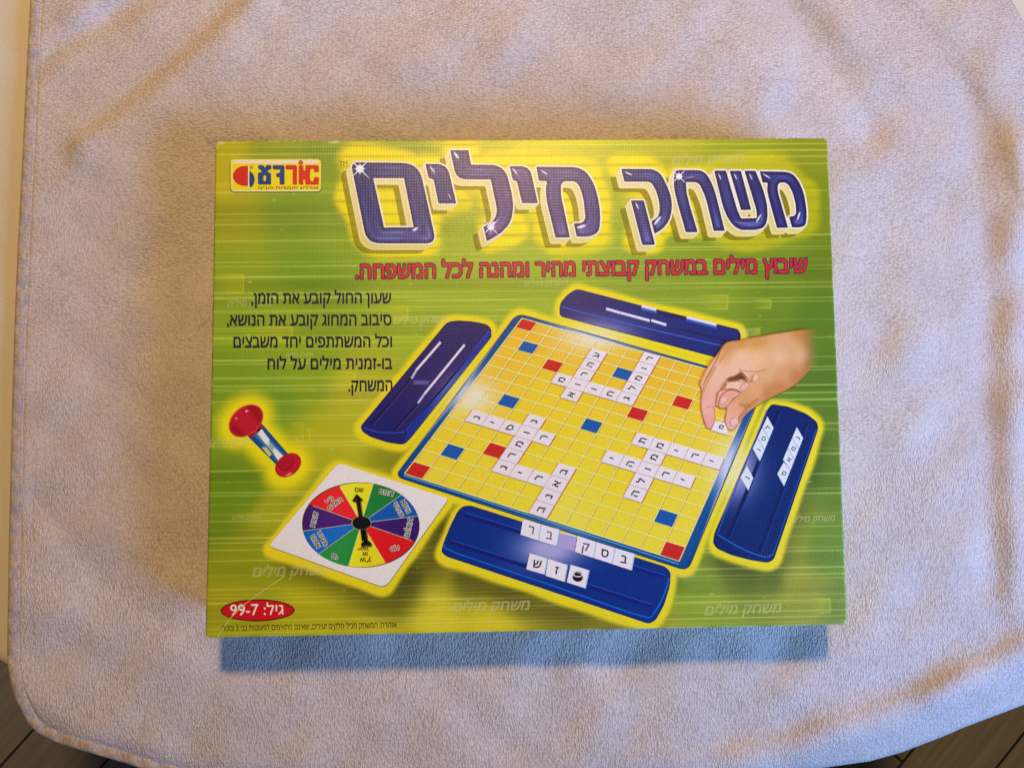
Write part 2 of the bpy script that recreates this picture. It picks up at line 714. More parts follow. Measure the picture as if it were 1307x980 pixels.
drop = -(over ** 2) / (2 * 0.020)
drop = np.where(over > 0.020, -(0.020 ** 2) / 0.040 - (over - 0.020) * 1.0, drop)
# thin towards the hem
eL = P[:, 0] - np.interp(P[:, 1], LEFT[:, 0], LEFT[:, 1])
edge_pl = np.vstack([LEFT[:9, ::-1], BOT])
eB = line_dist(P, smooth(edge_pl, 1, False))
e = np.minimum(eB, 400)
groove = -0.0011 * np.exp(-((e - 12.5) / 2.0) ** 2) * (P[:, 0] < 330)
rim = -0.0030 * (1 - np.clip(e / 5.0, 0, 1)) ** 2
W[:, 2] = np.maximum(h, -0.0056) + drop + groove + rim
W2 = W.copy()
# the plan position was read at z = 0; where the towel dips, push it back out along the sight line so the outline stays
dirv = W - CAM[None]
t = (W2[:, 2] - CAM[2]) / (0 - CAM[2])
W2[:, :2] = CAM[None, :2] + dirv[:, :2] * t[:, None]
idx = np.arange(NU * NV).reshape(NV, NU)
F = np.stack([idx[:-1, :-1].ravel(), idx[1:, :-1].ravel(), idx[1:, 1:].ravel(), idx[:-1, 1:].ravel()], 1)
ring = np.concatenate([idx[:, 0], idx[-1, 1:], idx[::-1, -1][1:], idx[0, ::-1][1:-1]])
low = W2[ring].copy()
low[:, 2] -= 0.0028
V = np.vstack([W2, low])
k0 = len(W2)
nrg = len(ring)
F = [tuple(f) for f in F] + [(ring[i], k0 + i, k0 + (i + 1) % nrg, ring[(i + 1) % nrg]) for i in range(nrg)]


def towel_material(name, weave=1.0, tone=1.0, tint=(1, 1, 1)):
    m, nt, bs, out = new_mat(name)
    geo = N(nt, 'ShaderNodeNewGeometry')
    # rows of loops, wandering and broken
    warp = N(nt, 'ShaderNodeTexNoise')
    warp.inputs['Scale'].default_value = 55
    warp.inputs['Detail'].default_value = 3
    nt.links.new(geo.outputs['Position'], warp.inputs['Vector'])
    sub = N(nt, 'ShaderNodeVectorMath', operation='SUBTRACT')
    nt.links.new(warp.outputs['Color'], sub.inputs[0])
    sub.inputs[1].default_value = (.5, .5, .5)
    scl = N(nt, 'ShaderNodeVectorMath', operation='SCALE')
    nt.links.new(sub.outputs[0], scl.inputs[0])
    scl.inputs['Scale'].default_value = 0.0042
    add = N(nt, 'ShaderNodeVectorMath', operation='ADD')
    nt.links.new(geo.outputs['Position'], add.inputs[0])
    nt.links.new(scl.outputs[0], add.inputs[1])

    def loops(sx, sy):
        mp = N(nt, 'ShaderNodeMapping')
        mp.inputs['Scale'].default_value = (sx, sy, 0.0)
        nt.links.new(add.outputs[0], mp.inputs['Vector'])
        vo = N(nt, 'ShaderNodeTexVoronoi', feature='SMOOTH_F1')
        vo.inputs['Scale'].default_value = 1.0
        vo.inputs['Smoothness'].default_value = 0.35
        vo.inputs['Randomness'].default_value = 0.75
        nt.links.new(mp.outputs[0], vo.inputs['Vector'])
        return vo.outputs['Distance']
    a, b = loops(1020, 410), loops(410, 1020)
    wh = N(nt, 'ShaderNodeTexNoise')
    wh.inputs['Scale'].default_value = 14
    wh.inputs['Detail'].default_value = 2
    nt.links.new(geo.outputs['Position'], wh.inputs['Vector'])
    sep = N(nt, 'ShaderNodeSeparateXYZ')
    nt.links.new(geo.outputs['Position'], sep.inputs[0])
    my = N(nt, 'ShaderNodeMath', operation='MULTIPLY_ADD')      # upright rows at the near end, crosswise ones farther back
    nt.links.new(sep.outputs['Y'], my.inputs[0])
    my.inputs[1].default_value = 1.0
    nt.links.new(wh.outputs['Fac'], my.inputs[2])
    pick = N(nt, 'ShaderNodeMapRange')
    pick.inputs['From Min'].default_value = 0.40
    pick.inputs['From Max'].default_value = 0.62
    nt.links.new(my.outputs[0], pick.inputs['Value'])
    mx = N(nt, 'ShaderNodeMix', data_type='FLOAT')
    nt.links.new(pick.outputs[0], mx.inputs[0])
    nt.links.new(a, mx.inputs[2])
    nt.links.new(b, mx.inputs[3])
    fz = N(nt, 'ShaderNodeTexNoise')
    fz.inputs['Scale'].default_value = 900
    fz.inputs['Detail'].default_value = 4
    nt.links.new(geo.outputs['Position'], fz.inputs['Vector'])
    hh = N(nt, 'ShaderNodeMath', operation='MULTIPLY_ADD')
    nt.links.new(fz.outputs['Fac'], hh.inputs[0])
    hh.inputs[1].default_value = -0.35
    nt.links.new(mx.outputs[0], hh.inputs[2])
    bp = N(nt, 'ShaderNodeBump', invert=True)
    bp.inputs['Strength'].default_value = 0.58 * weave
    bp.inputs['Distance'].default_value = 0.00115
    nt.links.new(hh.outputs[0], bp.inputs['Height'])
    nt.links.new(bp.outputs[0], bs.inputs['Normal'])
    # yarn colour, with shade between the loops painted in as a darker tone
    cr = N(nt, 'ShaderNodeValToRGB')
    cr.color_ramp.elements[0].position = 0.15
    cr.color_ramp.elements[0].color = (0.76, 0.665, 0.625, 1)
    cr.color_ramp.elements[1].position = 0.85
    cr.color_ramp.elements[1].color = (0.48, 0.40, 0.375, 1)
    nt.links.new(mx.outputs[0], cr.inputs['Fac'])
    st = N(nt, 'ShaderNodeTexNoise')
    st.inputs['Scale'].default_value = 26
    st.inputs['Detail'].default_value = 5
    nt.links.new(geo.outputs['Position'], st.inputs['Vector'])
    mr = N(nt, 'ShaderNodeMapRange')
    mr.inputs['From Min'].default_value = 0.3
    mr.inputs['From Max'].default_value = 0.7
    mr.inputs['To Min'].default_value = 0.93 * tone
    mr.inputs['To Max'].default_value = 1.05 * tone
    nt.links.new(st.outputs['Fac'], mr.inputs['Value'])
    sc = N(nt, 'ShaderNodeVectorMath', operation='SCALE')
    nt.links.new(cr.outputs[0], sc.inputs[0])
    nt.links.new(mr.outputs[0], sc.inputs['Scale'])
    tn = N(nt, 'ShaderNodeVectorMath', operation='MULTIPLY')
    nt.links.new(sc.outputs[0], tn.inputs[0])
    tn.inputs[1].default_value = tint
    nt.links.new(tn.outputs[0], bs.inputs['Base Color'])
    bs.inputs['Roughness'].default_value = 0.95
    bs.inputs['Specular IOR Level'].default_value = 0.1
    bs.inputs['Sheen Weight'].default_value = 0.12
    bs.inputs['Sheen Roughness'].default_value = 0.6
    return m


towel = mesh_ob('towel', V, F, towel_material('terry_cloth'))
tag(towel, 'pale pinkish terry towel spread over the table under the game box', 'towel')

# the stitched hem band along the left edge and round the near corner
hem_line = smooth(np.vstack([LEFT[1:9, ::-1], BOT[:15]]), 2, False)
dl = np.r_[0, np.cumsum(np.linalg.norm(np.diff(hem_line, axis=0), axis=1))]
tt_ = np.arange(0, dl[-1], 2.0)
hl = np.stack([np.interp(tt_, dl, hem_line[:, i]) for i in (0, 1)], 1)
tg = np.gradient(hl, axis=0)
tg /= np.linalg.norm(tg, axis=1, keepdims=True)
inn = np.stack([tg[:, 1], -tg[:, 0]], 1)                                   # towards the cloth
inn = np.where((inn[:, :1] < 0) & (hl[:, 1:2] < 860), -inn, inn)
inn = np.where((inn[:, 1:2] > 0) & (hl[:, 1:2] >= 900), -inn, inn)
Vh, Fh = [], []
cs = [(-1.0, -.0030), (-1.4, -.0010), (-.6, .0006), (2.0, .0011), (6.0, .0010), (9.5, .0008), (11.5, .0001), (12.6, -.0014)]


def near_height(q):
    """height of the towel under a band point: nearest grid vertices by column/row search"""
    out = np.zeros(len(q))
    for i, a in enumerate(q):
        d = (P[:, 0] - a[0]) ** 2 + (P[:, 1] - a[1]) ** 2
        j = np.argpartition(d, 4)[:4]
        out[i] = W[j, 2].mean()
    return out


sel = slice(0, len(hl), 6)
hz = near_height((hl + inn * 7)[sel])
hz = np.interp(np.arange(len(hl)), np.arange(len(hl))[sel], hz)
puck = 0.0006 * np.sin(tt_ / 4.2) + 0.0003 * np.sin(tt_ / 9.7 + 1)
for k, (off, dz) in enumerate(cs):
    q = hl + inn * off
    z = hz + dz + puck * (1 if 0 < off < 11 else 0)
    w = world_at(q, 0.0)
    t = (z - CAM[2]) / (0 - CAM[2])
    w[:, :2] = CAM[None, :2] + (w - CAM[None])[:, :2] * t[:, None]
    w[:, 2] = z
    Vh.append(w)
nh = len(hl)
for k in range(len(cs) - 1):
    for i in range(nh - 1):
        Fh.append((k * nh + i, k * nh + i + 1, (k + 1) * nh + i + 1, (k + 1) * nh + i))
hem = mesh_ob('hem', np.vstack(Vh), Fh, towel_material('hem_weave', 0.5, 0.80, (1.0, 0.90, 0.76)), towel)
bm = bmesh.new()
bm.from_mesh(hem.data)
bmesh.ops.recalc_face_normals(bm, faces=bm.faces)
if sum(f.normal.z for f in bm.faces) < 0:
    bmesh.ops.reverse_faces(bm, faces=bm.faces)
bm.to_mesh(hem.data)
bm.free()

# ------------------------------------------------------------------ shapes of the print
z1, z2, z3, z4, z5, z6 = Z(430, 190, 7), Z(560, 180, 7), Z(660, 190, 7), Z(775, 200, 7.54), Z(850, 200, 8.167), Z(920, 200, 8.167)
LETTERS = [
    [rp(z1([(124, 122, 70), (732, 130, 150), (888, 846, 95), (268, 846, 120)])), rp(z1([(325, 264), (600, 264), (686, 702), (422, 705)]))],
    [rp(z1([(790, 137, 6), (985, 138, 120), (1067, 490, 8), (908, 490, 8), (864, 270, 22), (822, 265, 10)]))],
    [rp(z2([(103, 85, 6), (265, 85, 6), (290, 215, 4), (590, 215, 140), (655, 480, 40), (668, 610, 60), (640, 735, 60), (550, 830, 50), (430, 897, 8), (400, 768, 6),
            (470, 736, 30), (510, 680, 30), (522, 615, 30), (465, 345), (158, 345, 90)]))],
    [rp(z2([(635, 228, 6), (812, 226, 110), (885, 557, 8), (745, 557, 8), (698, 360, 18), (662, 352, 10)]))],
    [rp(z3([(172, 162, 6), (530, 165, 70), (610, 200, 50), (672, 285, 60), (715, 400, 60), (740, 540, 60), (743, 650, 60), (730, 745, 60), (650, 787, 50), (533, 785, 6),
            (507, 668, 8), (585, 664, 25), (612, 620, 30), (590, 430, 60), (552, 325, 30), (518, 293, 25), (418, 290, 30), (392, 320, 30), (392, 420, 50), (472, 792, 8),
            (344, 794, 8), (262, 460, 60), (256, 350, 40), (270, 290, 20), (195, 288, 6)]))],
    [rp(z4([(135, 120, 6), (440, 122, 60), (515, 165, 50), (575, 280, 60), (615, 385, 50), (625, 490, 60), (605, 600, 60), (545, 690, 50), (455, 744, 8), (425, 624, 8),
            (485, 588, 30), (506, 525, 30), (500, 430, 60), (468, 325, 60), (430, 262, 30), (400, 244, 14), (165, 243, 6)])),
     rp(z4([(228, 423, 8), (352, 423, 8), (460, 850, 10), (338, 852, 10)]))],
    [rp(z5([(84, 225, 60), (95, 150, 40), (135, 142, 40), (365, 144, 50), (430, 190, 50), (485, 295, 60), (520, 400, 40), (613, 775, 10), (497, 775, 10), (420, 450, 60),
            (380, 350, 60), (345, 285, 30), (310, 268, 14), (208, 268, 12), (215, 380, 40), (250, 520, 60), (330, 788, 10), (207, 790, 10), (110, 450, 60), (82, 320, 40)]))],
    [rp(z6([(-69, 148, 6), (53, 148, 6), (172, 560, 30), (212, 646, 14), (376, 642, 18), (371, 560, 30), (246, 150, 6), (360, 150, 6), (440, 340, 60), (482, 500, 60),
            (488, 640, 60), (460, 735, 60), (375, 766, 50), (200, 766, 60), (130, 720, 50), (70, 640, 50), (20, 520, 50)])),
     rp(z6([(92, 150, 6), (208, 150, 6), (316, 556, 8), (211, 558, 8)]))],
    [rp(z6([(405, 155, 6), (690, 160, 50), (762, 192, 40), (822, 275, 50), (870, 400, 60), (893, 560, 50), (894, 650, 50), (880, 720, 40), (830, 738, 30), (742, 740, 6),
            (710, 628, 8), (765, 622, 20), (785, 590, 20), (780, 500, 60), (750, 380, 60), (708, 300, 30), (672, 272, 20), (612, 272, 22), (591, 305, 25), (594, 370, 40),
            (700, 742, 8), (585, 745, 8), (500, 440, 60), (480, 340, 40), (490, 276, 10), (435, 272, 6)]))],
]
ALL_LET = [lp for L_ in LETTERS for lp in L_]

BOARD_OUT = rp([(660, 399.5, 12), (977, 488, 10), (877.5, 728, 12), (504, 607.5, 10)])
BOARD_IN = [(666.2, 406.5), (966.5, 488.8), (866.5, 715.5), (516.6, 604)]
cell = homog([(0, 0), (15, 0), (15, 15), (0, 15)], BOARD_IN)
uncell = homog(BOARD_IN, [(0, 0), (15, 0), (15, 15), (0, 15)])

zl, zt, zr, zb = Z(440, 380, 4.9), Z(690, 360, 4.84), Z(860, 500, 4.083), Z(550, 630, 4.084)
RACK_L = smooth(rp(zl([(98, 805, 18), (640, 152, 50), (700, 142, 30), (800, 148, 30), (885, 165, 20), (916, 190, 20), (919, 245, 15), (418, 872, 20), (372, 920, 30), (270, 905, 20),
                       (165, 872, 20), (112, 838, 15)])), 0)
RACK_T = rp(zt([(117, 160, 20), (125, 125, 20), (172, 72, 25), (225, 42, 25), (620, 145), (1090, 260, 30), (1222, 292, 20), (1237, 325, 12), (1230, 420), (1090, 468), (128, 214, 12), (117, 195, 8)]))
RACK_R = rp(zr([(492, 85, 18), (512, 63, 16), (600, 78, 20), (690, 113, 20), (748, 158, 18), (753, 192, 14), (522, 872, 16), (490, 890, 16), (400, 876, 20), (300, 850, 20), (222, 815, 18),
                (204, 785, 14), (212, 735, 14)]))
RACK_B = rp(zb([(56, 290, 16), (66, 255, 20), (102, 165, 30), (140, 90, 25), (165, 65, 20), (205, 60, 20), (1225, 380, 20), (1250, 410, 16), (1246, 480, 20), (1215, 580, 20), (1172, 658, 20),
                (1135, 677, 16), (80, 326, 16), (57, 305, 10)]))
CARD = rp([(343, 696.5, 6), (431.5, 590.5, 8), (573, 636, 6), (491.5, 750, 10)])
zh = Z(275, 500, 6.535)
DISC_A = ellipse(275 + 257 / 6.535, 500 + 241 / 6.535, 24.6, 17.6, -40)
DISC_B = ellipse(275 + 607 / 6.535, 500 + 610 / 6.535, 18.2, 13.2, -38)
TUBE = np.array(zh([(262, 362), (385, 262), (610, 520), (505, 605)]))

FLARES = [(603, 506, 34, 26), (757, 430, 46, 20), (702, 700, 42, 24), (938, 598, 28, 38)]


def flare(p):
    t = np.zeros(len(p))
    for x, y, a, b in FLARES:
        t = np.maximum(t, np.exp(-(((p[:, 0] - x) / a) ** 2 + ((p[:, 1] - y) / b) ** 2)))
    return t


# ------------------------------------------------------------------ the box: empty at its base, lid with the printed ground
box = bpy.data.objects.new('board_game_box', None)
C.objects.link(box)
tag(box, 'green and yellow board game box with blue Hebrew title, lying flat on the towel', 'game box')

BW, BD = 0.370, 0.28884756
nx, ny = 470, 640
gx = np.linspace(-BW / 2, BW / 2, nx)
gy = np.linspace(-BD / 2, BD / 2, ny)
X, Y = np.meshgrid(gx, gy)
LW = np.stack([X.ravel(), Y.ravel(), np.full(X.size, TOP)], 1)
LP = to_px(LW)
GROUND = [(285, 190, (172, 166, 28)), (350, 190, (132, 150, 34)), (420, 185, (116, 142, 34)), (500, 185, (130, 148, 32)), (600, 183, (168, 172, 34)), (700, 188, (186, 184, 36)),
          (850, 185, (168, 172, 30)), (950, 190, (150, 164, 28)), (1040, 200, (142, 156, 28)), (1045, 260, (128, 146, 24)), (282, 230, (172, 162, 28)), (290, 280, (150, 156, 34)),
          (380, 270, (116, 148, 38)), (425, 300, (124, 152, 36)), (280, 340, (130, 152, 34)), (400, 340, (110, 146, 34)), (640, 345, (150, 168, 40)), (700, 362, (146, 168, 44)),
          (900, 322, (128, 154, 32)), (1000, 318, (124, 150, 30)), (1045, 345, (106, 134, 24)), (1040, 400, (96, 132, 30)), (900, 368, (130, 158, 40)), (820, 372, (132, 158, 44)),
          (1000, 380, (112, 144, 34)), (280, 400, (126, 152, 34)), (350, 420, (130, 156, 34)), (520, 385, (144, 168, 40)), (570, 395, (140, 166, 40)), (650, 385, (140, 164, 40)),
          (290, 480, (114, 146, 34)), (400, 480, (126, 156, 34)), (450, 505, (168, 172, 40)), (420, 560, (164, 168, 30)), (480, 592, (168, 172, 30)), (280, 540, (120, 152, 34)),
          (350, 515, (112, 148, 36)), (278, 620, (100, 132, 24)), (275, 665, (104, 132, 24)), (318, 625, (102, 134, 28)), (305, 705, (130, 142, 24)), (345, 650, (152, 158, 30)),
          (300, 760, (152, 154, 24)), (400, 775, (168, 168, 24)), (480, 795, (178, 174, 28)), (560, 792, (198, 188, 30)), (630, 788, (196, 186, 30)), (520, 735, (112, 116, 26)),
          (485, 770, (140, 138, 24)), (545, 690, (142, 142, 30)), (560, 740, (185, 178, 34)), (600, 735, (128, 128, 30)), (650, 750, (120, 120, 30)), (720, 775, (138, 136, 34)),
          (780, 792, (164, 162, 36)), (850, 797, (152, 164, 40)), (900, 775, (142, 168, 44)), (945, 735, (108, 130, 34)), (985, 735, (120, 142, 36)), (1000, 690, (152, 164, 44)),
          (1010, 740, (160, 166, 42)), (1055, 700, (112, 148, 34)), (1060, 600, (96, 132, 30)), (1058, 500, (90, 128, 30)), (1040, 560, (104, 138, 32)), (1030, 765, (152, 164, 40)),
          (1072, 775, (118, 146, 34)), (890, 745, (122, 150, 40)), (915, 780, (136, 160, 40)), (455, 575, (166, 170, 34)), (590, 600, (200, 190, 40)), (1000, 640, (130, 152, 38))]
col = idw(LP, GROUND, 4.0, 10.0)
col = col * np.array([1.03, 1.04, 1.0]) * (1 - .12 * sstep(700, 1050, LP[:, 0]))[:, None]  # colour darkened towards the right to offset the window's light
# bands of tone along the print's speed lines
LINES_L = [(79, 1.0, .35), (118, 1.6, .45), (330, 4.0, .35), (450, 1.6, .35), (485, 1.2, .3), (508, 1.8, .35), (600, 2.2, .5), (660, 1.0, .3), (718, 1.2, .35), (742, 1.6, .45),
           (800, 2.4, .4), (890, 1.5, .5), (915, 3, .3)]
ST = [(330, 170 + y / 4.357, w, a, 0) for y, w, a in LINES_L]
for y, w, a in [(90, 2.4, .4), (165, 3.5, .22), (258, 1.2, .35), (272, 1.2, .3), (312, 2.5, .4), (340, 1.4, .4), (376, 1.2, .3), (436, 1.6, .5), (455, 1.2, .4), (535, 3, .3), (577, 1.2, .5),
                (600, 4, .22), (660, 1.5, .5), (676, 1.2, .3), (740, 1.6, .4), (757, 1.2, .4), (850, 1.8, .3), (885, 2, .45), (905, 2, .3)]:
    ST.append((330, 360 + y / 4.357, w, a, 0))
for y, w, a in [(70, 2, .4), (125, 1, .25), (180, 1.6, .5), (195, 1.2, .4), (240, 1, .25), (290, 2, .4), (325, 2, .35), (370, 1.5, .3), (410, 1.6, .45), (435, 1.2, .4), (470, 1, .3), (525, 1.4, .5),
                (600, 1.2, .25), (670, 2.2, .35), (695, 1.2, .4), (715, 1.2, .45), (740, 1.8, .4), (790, 1, .25), (830, 1.8, .4), (870, 1, .3), (892, 1, .25)]:
    ST.append((400, 580 + y / 4.083, w, a, 0))
for y, w, a in [(60, 1.6, .35), (95, 2.2, .4), (130, 3, .4), (170, 2, .25), (320, 2, .2), (420, 1, .2), (565, 1.4, .5), (600, 1, .25), (630, 1.4, .45), (645, 1.2, .4), (700, 2, .3), (735, 2, .3),
                (755, 1.2, .4), (830, 1.5, .4), (855, 2, .4), (915, 1.2, .5), (935, 1.2, .4)]:
    ST.append((1000, 170 + y / 4.357, w, a, 1))
for y, w, a in [(40, 1.2, .3), (165, 1.5, .35), (300, 1.6, .25), (370, 2.6, .5), (390, 1.0, .4), (495, 2.2, .5), (548, 1.4, .45), (595, 2.6, .45), (640, 1.2, .25), (760, 2, .35), (800, 1.2, .3), (970, 2, .4)]:
    ST.append((1050, 400 + y / 5.446, w, a, 1))
for y, w, a in [(290, 1.5, .3), (315, 2.2, .45), (420, 1.8, .4), (495, 2, .45), (520, 1.6, .45), (622, 1.4, .3), (690, 1.2, .3), (740, 1.2, .45), (795, 1.4, .45), (815, 1.6, .4), (900, 1.6, .5),
                (935, 1.4, .4), (955, 1.2, .35)]:
    ST.append((1060, 500 + y / 4.083, w, a, 1))
for y, w, a in [(152, 1.6, .35), (183, 1.6, .5), (195, 1, .25), (240, 1.4, .4), (272, 1.4, .45), (300, 1, .2), (325, 1.5, .3)]:
    ST.append((1040, 720 + y / 4.357, w, a, 1))
for x, y in zip([620] * 16, [186, 192, 200, 206, 214, 240, 262, 271, 284, 297, 305, 318, 324, 331, 360, 372]):
    ST.append((x, y, rng.uniform(1, 2.2), rng.uniform(.15, .35), 2))
for y in (383, 391, 396, 404, 409, 416, 421):
    ST.append((600, y, rng.uniform(1, 2.4), rng.uniform(.2, .45), 3))
for k in range(26):
    y0_ = 690 + k * 4.6 + rng.uniform(-1.2, 1.2)
    ST.append((620, y0_, rng.uniform(.8, 2.0), rng.uniform(.15, .5), 4))
hi = np.array((216, 222, 122), float)
for x, y, w, a, side in ST:
    yl = world_at([(x, y)], TOP)[0, 1]
    dy = np.abs(LW[:, 1] - yl) / 0.000452
    lx = LP[:, 0]
    if side == 0:
        env = 1 - sstep(430, 620, lx)
        if y > 680:
            env = 1 - sstep(520, 640, lx)
    elif side == 1:
        env = sstep(690, 900, lx)
    elif side == 2:
        env = sstep(400, 520, lx) * (1 - sstep(760, 900, lx))
    elif side == 3:
        env = sstep(470, 540, lx) * (1 - sstep(640, 720, lx))
    else:
        env = sstep(430, 560, lx) * (1 - sstep(760, 880, lx))
    env = env * (0.75 + 0.25 * np.sin(lx / rng.uniform(40, 130) + rng.uniform(0, 6)))
    col = mix(col, np.minimum(col * 1.0 + 75, hi) * .6 + hi * .4, min(a * 1.35, .8) * env * np.clip(1.35 - dy / max(w * .62, .75), 0, 1))
for _ in range(46):                                    # broad soft darker and lighter bands between them
    yl = rng.uniform(-BD / 2, BD / 2)
    wd = rng.uniform(.0012, .005)
    xc, xw = rng.uniform(-.2, .2), rng.uniform(.05, .16)
    a = rng.uniform(-.10, .08) * np.exp(-((LW[:, 1] - yl) / wd) ** 4) * np.exp(-((LW[:, 0] - xc) / xw) ** 4)
    col = col * (1 + a[:, None])
# printed glows and printed shadows, from the distance to the pictured things
cgx, cgy = np.arange(240, 1110, 2.0), np.arange(160, 830, 2.0)
CX, CY = np.meshgrid(cgx, cgy)
cp = np.stack([CX.ravel(), CY.ravel()], 1)


def field(loops):
    return sdf(cp, loops).reshape(CX.shape) if not isinstance(loops[0], list) else np.minimum.reduce([sdf(cp, l) for l in loops]).reshape(CX.shape)


def sample(Fd, p):
    fx = np.clip((p[:, 0] - cgx[0]) / 2.0, 0, len(cgx) - 1.001)
    fy = np.clip((p[:, 1] - cgy[0]) / 2.0, 0, len(cgy) - 1.001)
    i, j = fy.astype(int), fx.astype(int)
    a, b = fy - i, fx - j
    return Fd[i, j] * (1 - a) * (1 - b) + Fd[i, j + 1] * (1 - a) * b + Fd[i + 1, j] * a * (1 - b) + Fd[i + 1, j + 1] * a * b


F_items = field([[RACK_L], [RACK_T], [RACK_R], [RACK_B], [BOARD_OUT], [CARD]])
F_timer = field([[DISC_A], [DISC_B], [TUBE]])
F_title = field([[l] for l in ALL_LET])
for (l, dx, dy, k, far) in [(CARD, 20, 26, .42, 26), (RACK_B, -14, 28, .36, 24), (RACK_R, 6, 24, .30, 22), (RACK_L, 12, 40, .25, 22), (BOARD_OUT, -18, 22, .25, 22)]:
    d = sample(field([[l]]), LP - np.array([dx, dy]))
    col = col * (1 - k * (1 - sstep(-14, far, d)) * .8)[:, None]
d = sample(F_timer, LP)
col = mix(col, (236, 222, 20), .95 * (1 - sstep(1, 26, d)))
d = sample(F_items, LP) + 1.2 * np.sin(LP[:, 0] / 17) * np.sin(LP[:, 1] / 13)
col = mix(col, (222, 210, 30), 1 - sstep(3.8, 11.5, d))
mid = np.exp(-((d - 5) / 3.0) ** 2) * (flare(LP) > .25)
d = sample(F_title, LP)
wob = 7 * np.sin(LP[:, 0] / 23 + 1) * np.sin(LP[:, 1] / 15) + 5 * np.sin(LP[:, 0] / 41) + 3 * np.sin(LP[:, 1] / 9 + LP[:, 0] / 30)
tg_ = (1 - sstep(9, 25, d + wob)) * (1 - .55 * sstep(850, 930, LP[:, 0]))
col = mix(col, (240, 222, 14), .95 * tg_)
rows_ = np.clip(np.sin(LW[:, 1] * 900 + .6 * np.sin(LW[:, 1] * 330)), 0, 1) ** 3
col = col * (1 - (.17 * tg_ * rows_)[:, None] * np.array([1, 1, .6]))
gate = np.exp(-(((LP[:, 0] - 590) / 16) ** 2 + ((LP[:, 1] - 288) / 26) ** 2)) + .8 * np.exp(-(((LP[:, 0] - 795) / 14) ** 2 + ((LP[:, 1] - 268) / 26) ** 2))
col = mix(col, (150, 168, 40), np.clip(gate, 0, 1) * .9)
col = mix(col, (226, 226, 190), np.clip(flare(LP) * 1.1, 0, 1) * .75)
# faint square echoes of the letters in the ground
for x0, y0, x1, y1, r in [(262, 350, 312, 374, 2), (300, 417, 374, 436, 6), (480, 391, 521, 409, 4), (398, 474, 454, 492, 6), (360, 538, 388, 562, 1), (388, 545, 398, 562, 2), (880, 376, 929, 395, 5),
                          (1030, 760, 1059, 779, 4), (952, 382, 984, 394, 4), (955, 418, 970, 428, 2), (350, 790, 376, 796, 2)]:
    q = np.maximum(np.abs(LP[:, 0] - (x0 + x1) / 2) - (x1 - x0) / 2, np.abs(LP[:, 1] - (y0 + y1) / 2) - (y1 - y0) / 2)
    fadel = sstep(x0, x0 + (x1 - x0) * .8, LP[:, 0])
    col = mix(col, (206, 200, 40), .22 * fadel * (q < 0))
    col = mix(col, (222, 222, 60), .30 * fadel * np.clip(1.3 - np.abs(q + .8) / 1.1, 0, 1) * (LP[:, 0] > x0 + 2))
# rubbed pale card along the edges
ed = np.minimum(np.minimum(LW[:, 0] + BW / 2, BW / 2 - LW[:, 0]), np.minimum(LW[:, 1] + BD / 2, BD / 2 - LW[:, 1]))
ns = (np.sin(LW[:, 0] * 310) * np.sin(LW[:, 0] * 97 + 1) + np.sin(LW[:, 1] * 270 + 2) * np.sin(LW[:, 1] * 83))
rub = np.clip(1 - ed / 0.0013, 0, 1) * np.clip(.34 + .6 * ns + .5 * np.sin(LW[:, 0] * 1400) * np.sin(LW[:, 1] * 1100 + 1), 0, 1)
cr_ = np.hypot(np.abs(LW[:, 0]) - BW / 2, np.abs(LW[:, 1]) - BD / 2)
rub = np.maximum(rub, np.clip(1.2 - cr_ / 0.0022, 0, .8))
for (x, y, a, b) in [(428, 181, 8, 2.2), (282, 182, 6, 2), (1064, 364, 1.8, 6), (1065, 380, 1.6, 5), (1050, 795, 18, 1.8), (1081, 792, 4, 4), (536, 805, 5, 1.6), (665, 803, 2, 1.5), (272, 810, 9, 3),
                     (271, 490, 1.2, 3), (271, 512, 1.2, 2), (276, 186, 2.0, 5)]:
    rub = np.maximum(rub, .9 * np.exp(-(((LP[:, 0] - x) / a) ** 2 + ((LP[:, 1] - y) / b) ** 2)))
for _ in range(60):                                   # small scuffs and specks of lost ink
    x, y = rng.uniform(-BW / 2, BW / 2), rng.uniform(-BD / 2, BD / 2)
    rub = np.maximum(rub, rng.uniform(.15, .6) * np.exp(-(((LW[:, 0] - x) / rng.uniform(.0004, .0012)) ** 2 + ((LW[:, 1] - y) / rng.uniform(.0003, .0008)) ** 2)))
rub = np.maximum(rub, .55 * np.clip(1 - (BW / 2 - LW[:, 0]) / 0.0009, 0, 1))
col = mix(col, (206, 214, 176), np.clip(rub, 0, 1))
# lid shape: rounded upright corners, softly rounded top edge
Rc, Re = 0.0030, 0.0011
q = np.abs(LW[:, :2])
half = np.array([BW / 2, BD / 2])
cc = half - Rc
over_ = np.maximum(q - cc, 0)
both = (over_[:, 0] > 0) & (over_[:, 1] > 0)
mx_ = np.maximum(over_[:, 0], over_[:, 1])
ln = np.hypot(over_[:, 0], over_[:, 1])
scl_ = np.where(both, mx_ / np.maximum(ln, 1e-9), 1)
over_ = over_ * scl_[:, None]
LV = LW.copy()
LV[:, :2] = np.sign(LW[:, :2]) * (np.minimum(q, cc) + over_)
LV[:, 1] = np.where(LV[:, 1] < 0, LV[:, 1] * (1 + (.0016 + .0020 * (.5 - LV[:, 0] / BW)) / (BD / 2)), LV[:, 1])
LV[:, 0] *= 1.002 + .005 * np.clip(-LV[:, 1] / BD * 2, 0, 1) * (LV[:, 0] < 0)
ed2 = np.minimum(ed, Re)
LV[:, 2] = TOP - (Re - np.sqrt(np.maximum(Re ** 2 - (Re - ed2) ** 2, 0)))
idx = np.arange(nx * ny).reshape(ny, nx)
F = np.stack([idx[:-1, :-1].ravel(), idx[:-1, 1:].ravel(), idx[1:, 1:].ravel(), idx[1:, :-1].ravel()], 1)
